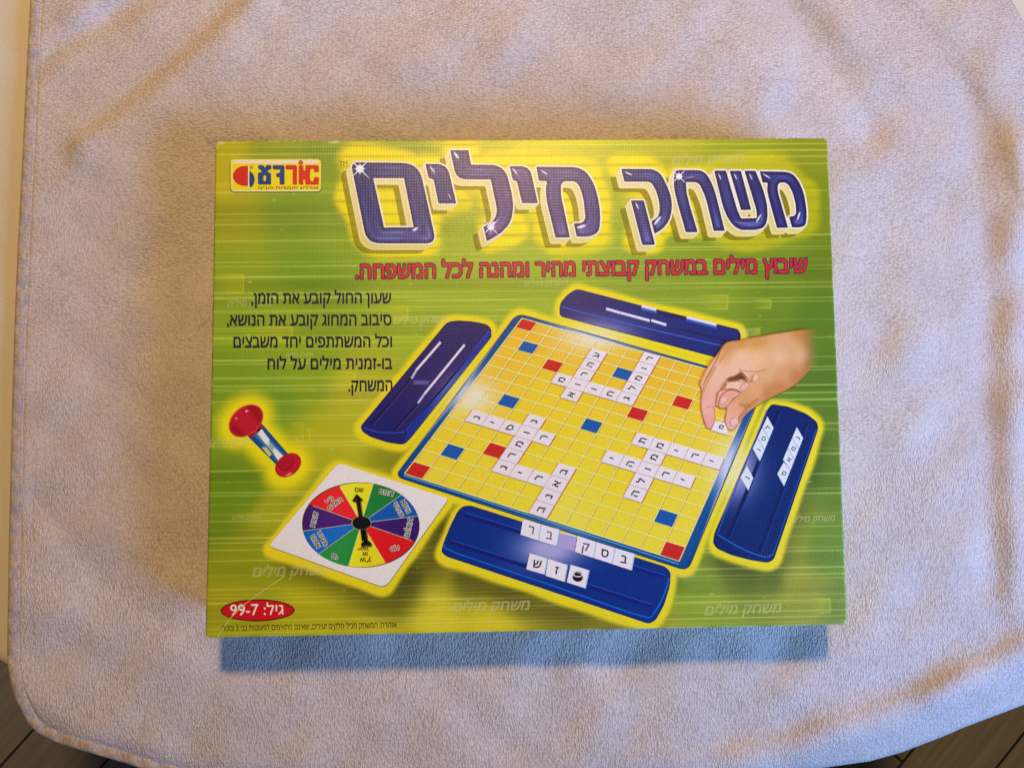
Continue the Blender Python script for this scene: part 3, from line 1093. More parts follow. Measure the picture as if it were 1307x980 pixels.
ring = np.concatenate([idx[0, :], idx[1:, -1], idx[-1, ::-1][1:], idx[::-1, 0][1:-1]])
k0 = len(LV)
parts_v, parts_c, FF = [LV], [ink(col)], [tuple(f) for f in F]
prev = ring
rc_ = ink(idw(LP[ring], GROUND, 4, 10) * .92)
for zz in (TOP - .012, TOP - .03, 0.0006):
    lv = LV[ring].copy()
    lv[:, 2] = zz
    parts_v.append(lv)
    parts_c.append(rc_)
    cur = np.arange(k0, k0 + len(ring))
    k0 += len(ring)
    for i in range(len(ring)):
        j = (i + 1) % len(ring)
        FF.append((prev[i], cur[i], cur[j], prev[j]))
    prev = cur
lid = mesh_ob('lid', np.vstack(parts_v), FF, M_PRINT, box, True)
at = lid.data.color_attributes.new('ink', 'FLOAT_COLOR', 'POINT')
cc_ = np.vstack(parts_c)
at.data.foreach_set('color', np.c_[cc_, np.ones(len(cc_))].astype(np.float32).ravel())

# ------------------------------------------------------------------ ghost lettering: the faint slanted game name repeated in the ground
NAME = 'םילימ קחשמ'
for x0, y0, x1, y1, h_, a in [(857, 211, 948, 207, 10, .42), (668, 365, 724, 363, 6, .40), (290, 391.5, 346, 390, 7, .40), (502, 413.5, 570, 412, 9, .50), (456, 505, 480, 504, 5, .35), (365, 455.5, 399, 454.5, 4.5, .45),
                              (267, 570, 318, 568, 9, .40), (296, 663.5, 332, 662, 5, .40), (322, 736, 418, 733, 11.5, .42), (577, 780.5, 675, 777.5, 11, .48), (899, 784.5, 996, 781, 11, .48), (1009, 666.5, 1065, 664.5, 7, .42),
                              (860, 737.5, 887, 736.5, 5, .40), (935, 427, 966, 430, 9, .35)]:
    A = Art()
    A.text_line(NAME, (x0, y0), (x1, y1), h_, (214, 220, 140), 1, 0.03, a * .85, 0.42)
    A.build('background_lettering', box, M_FADE)

# ------------------------------------------------------------------ the title
gx0, gy0, gw, gh = 410, 178, 660, 180
TX, TY = np.meshgrid(np.arange(gx0, gx0 + gw), np.arange(gy0, gy0 + gh))
tp = np.stack([TX.ravel(), TY.ravel()], 1).astype(float)
TF = np.minimum.reduce([sdf(tp, L_[:1] if k not in (0,) else L_) if len(L_) == 1 or k == 0 else np.minimum(sdf(tp, L_[:1]), sdf(tp, L_[1:])) for k, L_ in enumerate(LETTERS)]).reshape(gh, gw)


def shifted(dx, dy):
    yy_, xx_ = np.meshgrid(np.arange(gh) - dy, np.arange(gw) - dx, indexing='ij')
    yy_ = np.clip(yy_, 0, gh - 1.001)
    xx_ = np.clip(xx_, 0, gw - 1.001)
    i, j = yy_.astype(int), xx_.astype(int)
    a, b = yy_ - i, xx_ - j
    return TF[i, j] * (1 - a) * (1 - b) + TF[i, j + 1] * (1 - a) * b + TF[i + 1, j] * a * (1 - b) + TF[i + 1, j + 1] * a * b


title = Art()
title.poly(contours(shifted(-12.5, 11.5), gx0, gy0, 1, 1.5), (130, 120, 16), 1, None, .50)
title_shadow = title.build('title_shadow', box, M_FADE)
title = Art()
EX = np.minimum.reduce([shifted(-5.5 * t, 6.5 * t) for t in np.linspace(0, 1, 8)])


def cream(p, d):
    return ink(mix((224, 216, 168), (200, 190, 84), np.clip((d - .5) / 7, 0, 1) * .5 + .3 * sstep(230, 310, p[:, 1])))


title.poly(contours(EX, gx0, gy0, 1, 2.0), cream, 2, 3.0)
title.poly(contours(TF, gx0, gy0, 1, 2.1), (226, 222, 214), 3)
title_ob = title.build('title', box)
for k, L_ in enumerate(LETTERS):
    A = Art()

    def blue(p, d):
        purple = np.exp(-((p[:, 0] - 665) / 105) ** 2)[:, None]  # lamp glare on the middle letters, painted in as purple
        edge = np.array((24, 20, 76)) * (1 - purple) + np.array((50, 26, 78)) * purple
        midc = np.array((32, 38, 108)) * (1 - purple) + np.array((78, 58, 120)) * purple
        light = np.array((92, 104, 180)) * (1 - purple) + np.array((128, 108, 170)) * purple
        t1 = sstep(.6, 4.6, d)[:, None]
        c = edge * (1 - t1) + midc * t1
        ridge = np.exp(-((d - 6.2) / 1.7) ** 2) * (.55 + .45 * np.sin(p[:, 0] / 9 + p[:, 1] / 14))
        low_ = .65 * sstep(268, 300, p[:, 1]) + .35 * (1 - sstep(212, 236, p[:, 1])) + .25
        c = mix(c, light, np.clip(ridge * low_ * 1.35, 0, .9))
        wide = np.exp(-((d - 8) / 3.5) ** 2) * sstep(262, 300, p[:, 1]) * .35
        return ink(mix(c, light * 1.05, np.clip(wide, 0, .6)))
    if len(L_) == 1 or k == 0:
        A.poly(L_, blue, 4, 1.8)
    else:
        A.poly(L_[:1], blue, 4, 1.8)
        A.poly(L_[1:], blue, 4, 1.8)
    A.build('title_letter', title_ob)


def sparkle(A, x, y, r, layer, rays=8, rot=0.0):
    pts = []
    for i in range(rays * 2):
        a = rot + math.pi * i / rays
        rad = (r if i % 4 == 0 else r * .45) if i % 2 == 0 else r * .13
        pts.append((x + rad * math.cos(a), y + rad * math.sin(a)))
    A.poly([np.array(pts)], (238, 240, 248), layer)
    A.poly([ellipse(x, y, r * .26, r * .26)], (246, 248, 252), layer + 1)


for x, y, r in [(459.5, 216, 19), (866.5, 225.5, 14), (626.5, 290, 16)]:
    A = Art()
    sparkle(A, x, y, r, 5, 8, math.radians(45))
    A.build('sparkle', title_ob)
for (x, y, l, w, ang) in [(552, 217, 12, 3.2, 52), (582.5, 199, 12, 4.2, 55), (657, 219, 11, 3.2, 50), (694.5, 220.5, 12, 3.0, 32), (802, 222, 12, 3, 25), (813, 263, 11, 2.8, 62), (918.5, 226, 10, 2.4, 66),
                          (938.5, 226, 10, 2.4, 66), (958, 226, 10, 2.4, 66), (978, 225, 13, 2.6, 30), (530, 293, 9, 4.4, -30), (574, 251, 9, 2.2, 60), (742, 289.5, 13, 4.6, -18), (839, 282, 15, 4.2, -52),
                          (628, 287, 12, 5.5, -40), (968, 279, 14, 3.2, -58), (1019, 276, 13, 3.2, -72), (947, 285, 26, 1.3, 8), (880, 227, 17, 1.5, -12)]:
    A = Art()                                       # small glints where the strokes end
    A.poly([ellipse(x, y, l / 2, w / 2, ang, 20)], lambda p, d: np.tile(ink((226, 226, 246)), (len(p), 1)), 7.5, 0.8, lambda p, d: np.clip(d / 1.2, 0, .95))
    A.build('glint', title_ob, M_FADE)

A = Art()
A.text_line('TM', (433, 211.8), (443.5, 211.6), 5.0, (70, 64, 28), 1, 0.0)
A.build('trademark_sign', box)

# ------------------------------------------------------------------ subtitle, description, warning
A = Art()
SUB = '.החפשמה לכל הנהמו ריהמ יתצובק קחשמב םילימ ץוביש'
A.text_line(SUB, (453.5, 355.6), (1030.5, 347.6), 17.2, (52, 22, 74), 1, 0.064, None, 0, 0.03)
A.text_line(SUB, (453.5, 355.6), (1030.5, 347.6), 17.2, (190, 36, 42), 2, 0.022, None, 0, 0.03)
A.build('subtitle_lettering', box)
A = Art()
for s_, xl_, xr_, yb_ in [(',ןמזה תא עבוק לוחה ןועש', 320.5, 499.5, 387.3), (',אשונה תא עבוק גוחמה בוביס', 289.5, 500, 415.2), ('םיצבשמ דחי םיפתתשמה לכו', 298, 500.5, 443.1),
                          ('חול לע םילימ תינמז-וב', 341.5, 500.8, 471.0), ('.קחשמה', 444.5, 501, 498.9)]:
    A.text_line(s_, (xl_, yb_ + .4), (xr_, yb_ - .2), 13.2, (24, 22, 54), 1, 0.022)
A.build('description_lettering', box)
A = Art()
A.text_line('.הטמו 3 ינב תוטועפל םימיאתמ םניאש ,םיריעז םיקלח ליכמ קחשמה :הרהזא', (281.5, 804.6), (506, 800.3), 6.2, (44, 40, 20), 1, 0.008)
A.build('warning_lettering', box)

# ------------------------------------------------------------------ age badge
A = Art()
A.poly([ellipse(328.8, 778.6, 47.2, 14.0, -.6)], (36, 16, 30), 1)
A.poly([ellipse(328.8, 778.6, 45.6, 12.6, -.6)], (198, 20, 32), 2)
A.text_line('99-7 :ליג', (294, 785.2), (362, 783.6), 12.0, (240, 226, 214), 3, 0.008)
A.build('age_badge', box)
A = Art()
A.stroke(smooth(np.array([(278, 812), (284, 803), (290, 794), (301, 781), (312, 771), (327, 760), (345, 747), (363, 735)], float), 2, False), 1.1, (232, 222, 130), 6, .6)
A.build('crease', box, M_FADE)

# ------------------------------------------------------------------ maker's badge
zg = Z(290, 195, 10.05)
A = Art()
A.poly([rp(zg([(34, 90, 55), (1208, 88, 60), (1210, 512, 60), (36, 514, 70)]))], (66, 70, 16), 1)
A.poly([rp(zg([(42, 86, 45), (1205, 84, 55), (1203, 500, 55), (44, 502, 60)]))], (226, 210, 92), 2)
A.poly([rp(zg([(85, 95, 10), (1165, 92, 45), (1165, 150), (85, 150)]))], (226, 216, 190), 3)
A.poly([rp(zg([(82, 142, 8), (1185, 142, 8), (1185, 476, 20), (82, 476, 20)]))], (228, 208, 18), 4)
A.poly([rp(zg([(80, 480), (1170, 478), (1165, 496), (85, 498)]))], (240, 232, 170), 4)
badge = A.build('maker_badge', box)
A = Art()
RED, BLU, DK = (196, 34, 30), (18, 62, 130), (40, 30, 30)
dring = np.array(zg([(268, 174), (268, 424)] + [(225 - 145 * math.sin(t), 299 - 124 * math.cos(t)) for t in np.linspace(math.pi, 0, 22)]))
A.poly([dring + np.array([-.35, .45])], (90, 30, 20), 4.6)
A.poly([dring], RED, 6)
A.poly([smooth(np.array(zg([(285, 236), (300, 240), (335, 275), (356, 330), (352, 385), (328, 430), (285, 462)])), 1)], DK, 5)
A.poly([smooth(np.array(zg([(287, 240), (300, 244), (332, 278), (350, 330), (346, 384), (324, 424), (287, 455)])), 1)], BLU, 6)
A.poly([np.array(zg([(272, 170), (284, 170), (284, 462), (272, 430)]))], (226, 222, 210), 6)
A.poly([ellipse(290 + 310 / 10.05, 195 + 192 / 10.05, 2.1, 2.1), ellipse(290 + 310 / 10.05, 195 + 192 / 10.05, 1.5, 1.5)], (110, 96, 24), 5)
A.text_at('R', (290 + 310 / 10.05, 195 + 192 / 10.05), 0, 1.9, (110, 96, 24), 5, .02)
A.build('emblem', badge)
A = Art()


def logo_letter(loops, c):
    A.poly([np.asarray(l)[:, :2] + np.array([.25, .45]) for l in loops], (60, 24, 26), 5)
    A.poly(loops, c, 6)


logo_letter([rp(zg([(400, 162, 14), (462, 162, 14), (485, 195, 10), (508, 162, 14), (566, 162, 16), (566, 212, 18), (535, 218, 10), (512, 248, 14), (562, 262, 14), (562, 408, 14), (396, 408, 14), (396, 262, 14), (448, 248, 14),
                     (425, 215, 14), (400, 210, 12)])), rp(zg([(464, 290, 20), (500, 290, 20), (500, 366, 20), (464, 366, 20)]))], BLU)
logo_letter([rp(zg([(585, 163, 12), (735, 163, 18), (735, 408, 14), (675, 408, 14), (672, 312, 10), (630, 312, 18), (630, 266, 14), (676, 262, 14), (680, 214, 10), (585, 214, 14)]))], BLU)
logo_letter([rp(zg([(750, 163, 12), (895, 163, 24), (895, 408, 14), (842, 408, 14), (842, 214, 10), (750, 214, 14)]))], RED)
logo_letter([rp(zg([(920, 163, 14), (975, 163, 14), (975, 225, 16), (1002, 238, 10), (1005, 163, 14), (1175, 163, 24), (1175, 248, 14), (1115, 248, 10), (1112, 205, 20), (1068, 205, 20), (1058, 285, 10), (1068, 370, 20),
                     (1112, 370, 20), (1115, 318, 10), (1175, 318, 14), (1175, 408, 22), (1002, 408, 14), (998, 345, 12), (975, 335, 10), (975, 408, 14), (918, 408, 14), (918, 280, 10)]))], RED)
A.poly([ellipse(290 + 945 / 10.05, 195 + 128 / 10.05, 2.9, 2.6)], (130, 26, 26), 6)
A.poly([ellipse(290 + 943 / 10.05, 195 + 124 / 10.05, 1.9, 1.4)], (206, 90, 80), 7)
A.text_line('מ"עב תוישעת עדרוא'.replace('מ"עב', 'מ"עב'), (290 + 402 / 10.05, 195 + 470 / 10.05), (290 + 1165 / 10.05, 195 + 468 / 10.05), 3.1, (70, 44, 16), 5, 0.01)
A.build('badge_lettering', badge)

# ------------------------------------------------------------------ the pictured game board
A = Art()


def framecol(p, d):
    c = mix((8, 56, 120), (6, 74, 142), sstep(.5, 4, d))
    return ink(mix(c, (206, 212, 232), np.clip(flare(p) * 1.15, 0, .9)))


A.poly([BOARD_OUT + np.array([.6, .9])], (24, 40, 70), 2)
A.poly([BOARD_OUT], framecol, 3, 5.0)
BCOL = [(670, 410, (224, 176, 52)), (760, 440, (226, 182, 56)), (850, 460, (224, 178, 54)), (960, 492, (222, 180, 58)), (900, 560, (226, 196, 56)), (700, 520, (232, 200, 48)), (640, 470, (226, 186, 54)), (560, 560, (230, 200, 50)),
        (530, 600, (230, 208, 72)), (600, 600, (228, 206, 56)), (700, 620, (226, 208, 52)), (800, 620, (224, 204, 46)), (850, 690, (222, 208, 66)), (780, 680, (224, 210, 62)), (720, 650, (226, 214, 84)), (915, 600, (226, 208, 72))]


def cellcol(p, d=None):
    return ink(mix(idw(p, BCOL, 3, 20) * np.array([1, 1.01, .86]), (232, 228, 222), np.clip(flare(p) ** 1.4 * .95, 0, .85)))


A.poly([cell([(0, 0), (5, 0), (10, 0), (15, 0), (15, 7), (15, 15), (8, 15), (0, 15), (0, 7)])], cellcol, 4, 8.0)
for k in range(16):
    for a_, b_, e_ in (((k, 0), (k, 15), 0), ((0, k), (15, k), .4)):
        ln_ = cell(np.linspace(a_, b_, 12))
        A.stroke(ln_ + np.array([.75, .75]), .8, lambda p: ink(mix(idw(p, BCOL, 3, 20) * np.array([.80, .60, .35]), (220, 200, 170), np.clip(flare(p), 0, .8))), 5 + e_)
        A.stroke(ln_, 1.35, lambda p: ink(mix(np.tile((250, 230, 140), (len(p), 1)), (240, 234, 220), np.clip(flare(p), 0, .8))), 6 + e_)
for px_, c_ in [((669, 413), 0), ((703.4, 468), 0), ((811.9, 529.4), 0), ((869.8, 514), 0), ((628.5, 576.3), 0), ((531, 600), 0), ((855, 704), 0),
                ((673.5, 444.5), 1), ((792.7, 477.8), 1), ((647.4, 514.9), 1), ((752, 545.3), 1), ((575.8, 577.7), 1), ((847.8, 661.8), 1)]:
    u_ = np.floor(uncell([px_])[0])
    q4 = cell([(u_[0] + .03, u_[1] + .03), (u_[0] + .99, u_[1] + .03), (u_[0] + .99, u_[1] + .99), (u_[0] + .03, u_[1] + .99)])
    A.poly([q4], ((192, 34, 28), (16, 84, 160))[c_], 7)
A.poly([np.array([(516, 606), (690, 661.5), (866, 719), (866, 720.2), (690, 662.7), (515, 607)])], (90, 170, 220), 7)
board = A.build('printed_game_board', box)

TILES = []
zA, zB, zC, zD = Z(690, 360, 4.84), Z(500, 390, 5.446), Z(500, 530, 5.446), Z(700, 530, 5.446)
for zz_, items in [(zA, [(340, 440, 'ע'), (298, 500, 'ה'), (260, 568, 'ר'), (215, 635, 'ו'), (175, 692, 'א'), (130, 603, 'מ'), (320, 660, 'ו'), (425, 685, 'ח'), (665, 458, 'ר'), (632, 520, 'ו'), (597, 582, 'מ'), (555, 648, 'ל'),
                         (523, 715, 'ג')]),
                   (zB, [(588, 772, 'נ'), (710, 812, 'י'), (815, 845, 'ס'), (975, 800, 'נ'), (928, 880, 'ו')]),
                   (zC, [(873, 195, 'מ'), (825, 278, 'ר'), (765, 350, 'נ'), (1040, 158, 'ר'), (895, 402, 'י'), (1012, 440, 'ר'), (1183, 390, 'ב'), (1133, 472, 'א'), (1075, 555, 'נ'), (1017, 640, 'ב')]),
                   (zD, [(640, 165, 'ת'), (765, 205, 'מ'), (878, 238, 'י'), (1010, 275, 'ר'), (1132, 305, 'י'), (720, 285, 'מ'), (677, 365, 'ו'), (627, 447, 'ל'), (590, 540, 'ה'), (425, 295, 'י'), (550, 330, 'ה'), (800, 405, 'ר'),
                         (922, 437, 'י')])]:
    for x, y, ch in items:
        TILES.append((zz_([(x, y)])[0], ch))
seen = set()
for p_, ch in TILES:
    u_ = tuple(np.floor(uncell([p_])[0]).astype(int))
    if u_ in seen:
        continue
    seen.add(u_)
    A = Art()
    e_ = .02 * len(seen)
    ctr_ = np.array([u_[0] + .5, u_[1] + .5])
    q4 = cell([ctr_ + (-.5, -.5), ctr_ + (.5, -.5), ctr_ + (.5, .5), ctr_ + (-.5, .5)])
    A.poly([q4 + np.array([.7, .7])], (176, 62, 40), 8 + e_ * .4)
    A.poly([q4], lambda p, d: ink(np.tile((221, 218, 226), (len(p), 1))), 9)
    A.stroke(np.vstack([q4[:1], q4[3:], q4[2:3]]), .7, (190, 150, 140), 10 + e_)
    G_, _t = glyphs(ch, 0.0)
    gxc = (G_[:, 0].min() + G_[:, 0].max()) / 2

    def fm(P_, ctr_=ctr_, gxc=gxc):
        # glyph top faces the board's left edge
        a_ = (P_[:, 0] - gxc) * .80
        b_ = (P_[:, 1] - .296) * .58
        return cell(np.stack([ctr_[0] - b_, ctr_[1] - a_], 1))
    fl = float(flare(np.array([p_]))[0])
    A.text(ch, fm, tuple(np.array((30, 28, 40)) * (1 - .55 * fl) + 160 * .55 * fl), 11.5, 0.012)
    A.build('letter_tile', board)


# ------------------------------------------------------------------ the four pictured tile racks
def rack(outline, base, edge, tint=None):
    A_ = Art()

    def rc(p, d):
        c = mix(np.array(edge, float), np.array(base, float), sstep(.2, 2.2, d))
        if tint is not None:
            c = mix(c, np.array(tint[0], float), np.clip(np.exp(-(((p[:, 0] - tint[1]) / tint[3]) ** 2 + ((p[:, 1] - tint[2]) / tint[4]) ** 2)), 0, 1))
        return ink(mix(c, (186, 180, 226), np.clip(flare(p) * .95, 0, .85)))
    A_.poly([outline], rc, 2, 3.5)
    return A_


def tile_quad(parent, quad, ch, ang, h_, layer, col=(28, 26, 36), side=None, face=(218, 222, 232), sq=1.0):
    A_ = Art()
    q_ = np.array(quad, float)
    A_.poly([q_ + np.array([.5, .7])], (30, 50, 90), layer)
    A_.poly([q_], face, layer + 1)
    if side is not None:
        A_.stroke(q_[list(side)], 1.2, (150, 190, 224), layer + 2)
    if ch == 'o':
        c_ = q_.mean(0)
        A_.poly([ellipse(c_[0] - .3, c_[1] + 1.2, 6.6, 5.6, 5)], col, layer + 2)
        A_.stroke(smooth(np.array([c_ + (-6.5, -1.8), c_ + (-2, .4), c_ + (3, .2), c_ + (6.3, -2.2)]), 2, False), 1.2, face, layer + 3)
        A_.stroke(smooth(np.array([c_ + (-4.5, -3.9), c_ + (0, -5.9), c_ + (4.5, -4.3)]), 2, False), 1.0, col, layer + 3)
    elif ch:
        A_.text_at(ch, q_.mean(0) + np.array([.3, .3]), ang, h_, col, layer + 2, 0.014, sq)
    return A_.build('letter_tile', parent)


# left rack
A = rack(RACK_L, (38, 28, 96), (20, 18, 64), ((22, 26, 106), 480, 545, 45, 40))
A.stroke(np.array(zl([(118, 812), (200, 838), (300, 846), (372, 838)])), 1.4, (34, 78, 176), 3)
A.stroke(np.array(zl([(382, 858), (384, 828), (620, 560), (906, 205)])), 1.5, (44, 70, 190), 3)
A.poly([np.array(zl([(372, 842), (384, 832), (912, 205), (916, 240), (410, 872), (378, 912)]))], lambda p, d: ink(mix(np.tile((16, 46, 148), (len(p), 1)), (190, 186, 230), np.clip(flare(p) * 1.1, 0, .9))), 3, 4)
for a_, b_ in (((415, 505), (172, 792)), ((455, 665), (315, 822))):
    A.stroke(np.array(zl([a_, b_])), 2.4, (20, 14, 66), 4)
    A.stroke(np.array(zl([a_, b_])) + np.array([1.4, 1.2]), .8, (70, 62, 150), 4)
A.poly([np.array(zl([(425, 540), (440, 516), (530, 520), (520, 545)]))], (92, 84, 160), 4.6)
r_ob = A.build('printed_tile_rack', box)
for a_, b_, c_ in (((600, 278), (450, 450), (418, 505)), ((750, 294), (500, 600), (458, 660))):
    A = Art()
    A.stroke(np.array(zl([a_, b_])), 3.0, (214, 210, 236), 5)
    A.stroke(np.array(zl([b_, c_])), 2.8, (176, 184, 232), 5)
    A.build('letter_tile', r_ob)
# top rack
A = rack(RACK_T, (24, 38, 112), (20, 20, 70), ((48, 36, 100), 745, 390, 45, 22))
A.stroke(np.array(zt([(128, 152), (300, 200), (700, 296), (1110, 392)])), 1.4, (60, 92, 196), 3)
A.stroke(np.array(zt([(860, 292), (1160, 366)])), 2.2, (22, 22, 82), 3)
A.poly([np.array(zt([(622, 150), (716, 172), (716, 194), (622, 172)]))], (40, 92, 178), 3)
A.poly([np.array(zt([(898, 216), (1088, 264), (1088, 290), (898, 240)]))], (32, 84, 172), 3)
A.poly([np.array(zt([(716, 176), (898, 216), (898, 240), (716, 196)]))], (24, 24, 84), 3)
r_ob = A.build('printed_tile_rack', box)
for a_, b_ in (((404, 164), (492, 190)), ((494, 190), (674, 238)), ((684, 236), (776, 264)), ((624, 148), (714, 171)), ((902, 217), (1086, 264))):
    A = Art()
    A.stroke(np.array(zt([a_, b_])), 2.9, (216, 216, 236), 5)
    A.stroke(np.array(zt([a_, b_])) + np.array([0, 1.9]), .9, (120, 140, 200), 4)
    A.build('letter_tile', r_ob)
# right rack
A = rack(RACK_R, (4, 30, 100), (3, 20, 70))
A.stroke(smooth(np.array(zr([(228, 742), (300, 788), (400, 838), (488, 864), (514, 846)])), 1, False), 1.6, (30, 96, 190), 3)
A.stroke(np.array(zr([(516, 846), (742, 196)])), 1.3, (20, 74, 170), 3)
A.stroke(np.array(zr([(488, 92), (226, 740)])), 1.4, (24, 84, 182), 3)
for a_, b_ in (((548, 98), (285, 755)), ((692, 162), (448, 832))):
    A.stroke(np.array(zr([a_, b_])), 4.6, (6, 20, 84), 3)
    A.stroke(np.array(zr([a_, b_])) + np.array([2.6, .8]), .9, (16, 58, 150), 4)
r_ob = A.build('printed_tile_rack', box)
for quad, chs in (([(487, 128), (519, 188), (448, 360), (411, 294)], 'לטו'), ([(380, 384), (413, 448), (388, 512), (346, 446)], 'נ'),
                  ([(640, 184), (673, 240), (606, 410), (569, 350)], 'נמא'), ([(572, 366), (606, 410), (574, 490), (539, 426)], 'ס')):
    q_ = np.array(zr(quad))
    k_ = len(chs)
    for i, ch in enumerate(chs):
        a_, b_ = i / k_, (i + 1) / k_
        qq = [q_[0] + (q_[3] - q_[0]) * a_, q_[1] + (q_[2] - q_[1]) * a_, q_[1] + (q_[2] - q_[1]) * b_, q_[0] + (q_[3] - q_[0]) * b_]
        tile_quad(r_ob, qq, ch, -62, 5.2, 5, (30, 28, 44), (3, 2), (208, 220, 232))
# bottom rack
A = rack(RACK_B, (4, 42, 128), (4, 30, 96))
A.stroke(smooth(np.array(zb([(66, 262), (78, 290), (300, 366), (700, 500), (1128, 650), (1160, 632), (1222, 515), (1240, 440)])), 1, False), 1.8, (22, 96, 196), 3)
for a_, b_ in (((172, 108), (1215, 434)), ((100, 250), (1152, 588))):
    A.stroke(np.array(zb([a_, b_])), 5.2, lambda p: ink(mix(np.tile((14, 24, 112), (len(p), 1)), (150, 140, 206), np.clip(flare(p), 0, .8))), 3)
    A.stroke(np.array(zb([a_, b_])) + np.array([.8, -2.8]), 1.0, (26, 84, 186), 4)
A.poly([np.array(zb([(672, 206), (760, 228), (748, 300), (660, 272)]))], (164, 156, 214), 4.5)
A.stroke(np.array(zb([(680, 204), (758, 222)])), 1.6, (214, 216, 236), 5)
r_ob = A.build('printed_tile_rack', box)
for quad, ch, g in (([(480, 131), (575, 159), (561, 244), (467, 212)], 'ר', 100), ([(576, 159), (672, 186), (656, 272), (563, 244)], 'ב', 110), ([(765, 218), (861, 250), (849, 334), (750, 302)], 'ק', 70),
                    ([(863, 250), (961, 283), (945, 365), (850, 334)], 'ס', 34), ([(963, 283), (1062, 312), (1046, 398), (946, 366)], 'ב', 28), ([(515, 308), (608, 338), (592, 420), (497, 392)], 'ש', 26),
                    ([(612, 338), (712, 370), (697, 458), (597, 426)], 'ז', 30), ([(728, 368), (825, 398), (805, 492), (708, 460)], 'o', 18)):
    tile_quad(r_ob, zb(quad), ch, 10, 9.5, 5, (g, g, g + 12), (1, 2), (222, 222, 236))

# ------------------------------------------------------------------ the pictured sand timer
A = Art()
axis = np.array([.66, .75])


def glasscol(p, d):
    c0 = TUBE.mean(0)
    u_ = (p - c0) @ np.array([.75, -.66]) / 9.0
    c = mix((10, 84, 150), (190, 216, 226), np.exp(-((u_ - .05) / .42) ** 2))
    c = mix(c, (14, 70, 134), sstep(.62, 1.0, np.abs(u_)))
    return ink(c)


A.poly([TUBE], glasscol, 2, 2.0)
A.poly([smooth(np.array(zh([(345, 318), (380, 300), (430, 370), (455, 400), (440, 440), (410, 425), (380, 380)])), 1)], (222, 226, 226), 3)
A.poly([smooth(np.array(zh([(470, 470), (500, 470), (560, 530), (600, 560), (590, 585), (550, 600), (510, 560)])), 1)], (226, 228, 226), 3)
A.poly([smooth(np.array(zh([(440, 440), (470, 440), (490, 480), (470, 490)])), 1)], (150, 170, 160), 3.3)
A.poly([np.array(zh([(385, 460), (425, 462), (470, 520), (450, 540)]))], (190, 200, 120), 3.5)
A.stroke(np.array(zh([(330, 330), (400, 420), (520, 570)])), .8, (60, 110, 150), 4)
A.stroke(np.array(zh([(430, 350), (520, 450), (590, 520)])), 1.4, (20, 80, 140), 4)
timer = A.build('printed_sand_timer', box)
A = Art()
A.poly([np.array(zh([(275, 362), (380, 262), (402, 292), (345, 350), (300, 380)]))], (150, 22, 44), 3)
A.poly([DISC_A], lambda p, d: ink(mix((214, 80, 76), (176, 20, 36), sstep(0, 1.3, d))), 5, 2.0)


def dish(p, d):
    u_ = ((p[:, 0] - 312) * .77 - (p[:, 1] - 535) * .64) / 24
    w_ = ((p[:, 0] - 312) * .64 + (p[:, 1] - 535) * .77) / 17
    return ink(mix((180, 24, 42), (138, 12, 30), np.clip(.8 * np.exp(-((u_ - .72) / .25) ** 2) + .8 * np.exp(-((u_ + .75) / .22) ** 2) * (w_ > -.2), 0, 1)))


A.poly([ellipse(275 + 256 / 6.535, 500 + 238 / 6.535, 22.6, 15.8, -40)], dish, 6, 2.0)
A.poly([ellipse(275 + 262 / 6.535, 500 + 160 / 6.535, 2.2, 1.6, -20)], (236, 140, 140), 7)
A.poly([ellipse(275 + 176 / 6.535, 500 + 222 / 6.535, 2.0, 1.5, -30)], (226, 110, 116), 7)
A.build('timer_cap', timer)
A = Art()
A.poly([DISC_B], lambda p, d: ink(mix((150, 12, 36), (186, 22, 48), sstep(0, 2, d))), 4, 2.0)
A.poly([rp(zh([(510, 600, 10), (605, 520, 10), (640, 560, 20), (630, 640, 30), (560, 650, 30)]))], (168, 18, 44), 5)
A.stroke(smooth(np.array(zh([(520, 610), (560, 660), (620, 640), (655, 590), (640, 540)])), 2, False), 1.0, (120, 8, 30), 6)
A.poly([ellipse(275 + 612 / 6.535, 500 + 688 / 6.535, 4.6, 1.4, -24)], (232, 120, 140), 6)
A.build('timer_cap', timer)

# ------------------------------------------------------------------ the pictured spinner
A = Art()
A.poly([CARD + np.array([.3, 1.0])], (96, 92, 70), 2)
A.poly([CARD], (226, 224, 226), 3)
spin = A.build('printed_spinner', box)
A = Art()
HX, HY = 461.4, 667.2
zw = Z(375, 605, 7.4686)
wheel = ellipse(375 + 640 / 7.4686, 605 + 483 / 7.4686, 555 / 7.4686, 400 / 7.4686, 2, 120)
bd = [(762, 85), (1046, 182), (1196, 396), (1124, 630), (864, 828), (521, 876), (225, 768), (88, 540), (186, 302), (444, 128)]
bd = np.array(zw(bd))
wc = wheel.mean(0)


def wang(p):
    return np.arctan2((p[:, 1] - wc[1]) / 400, (p[:, 0] - wc[0]) / 555)


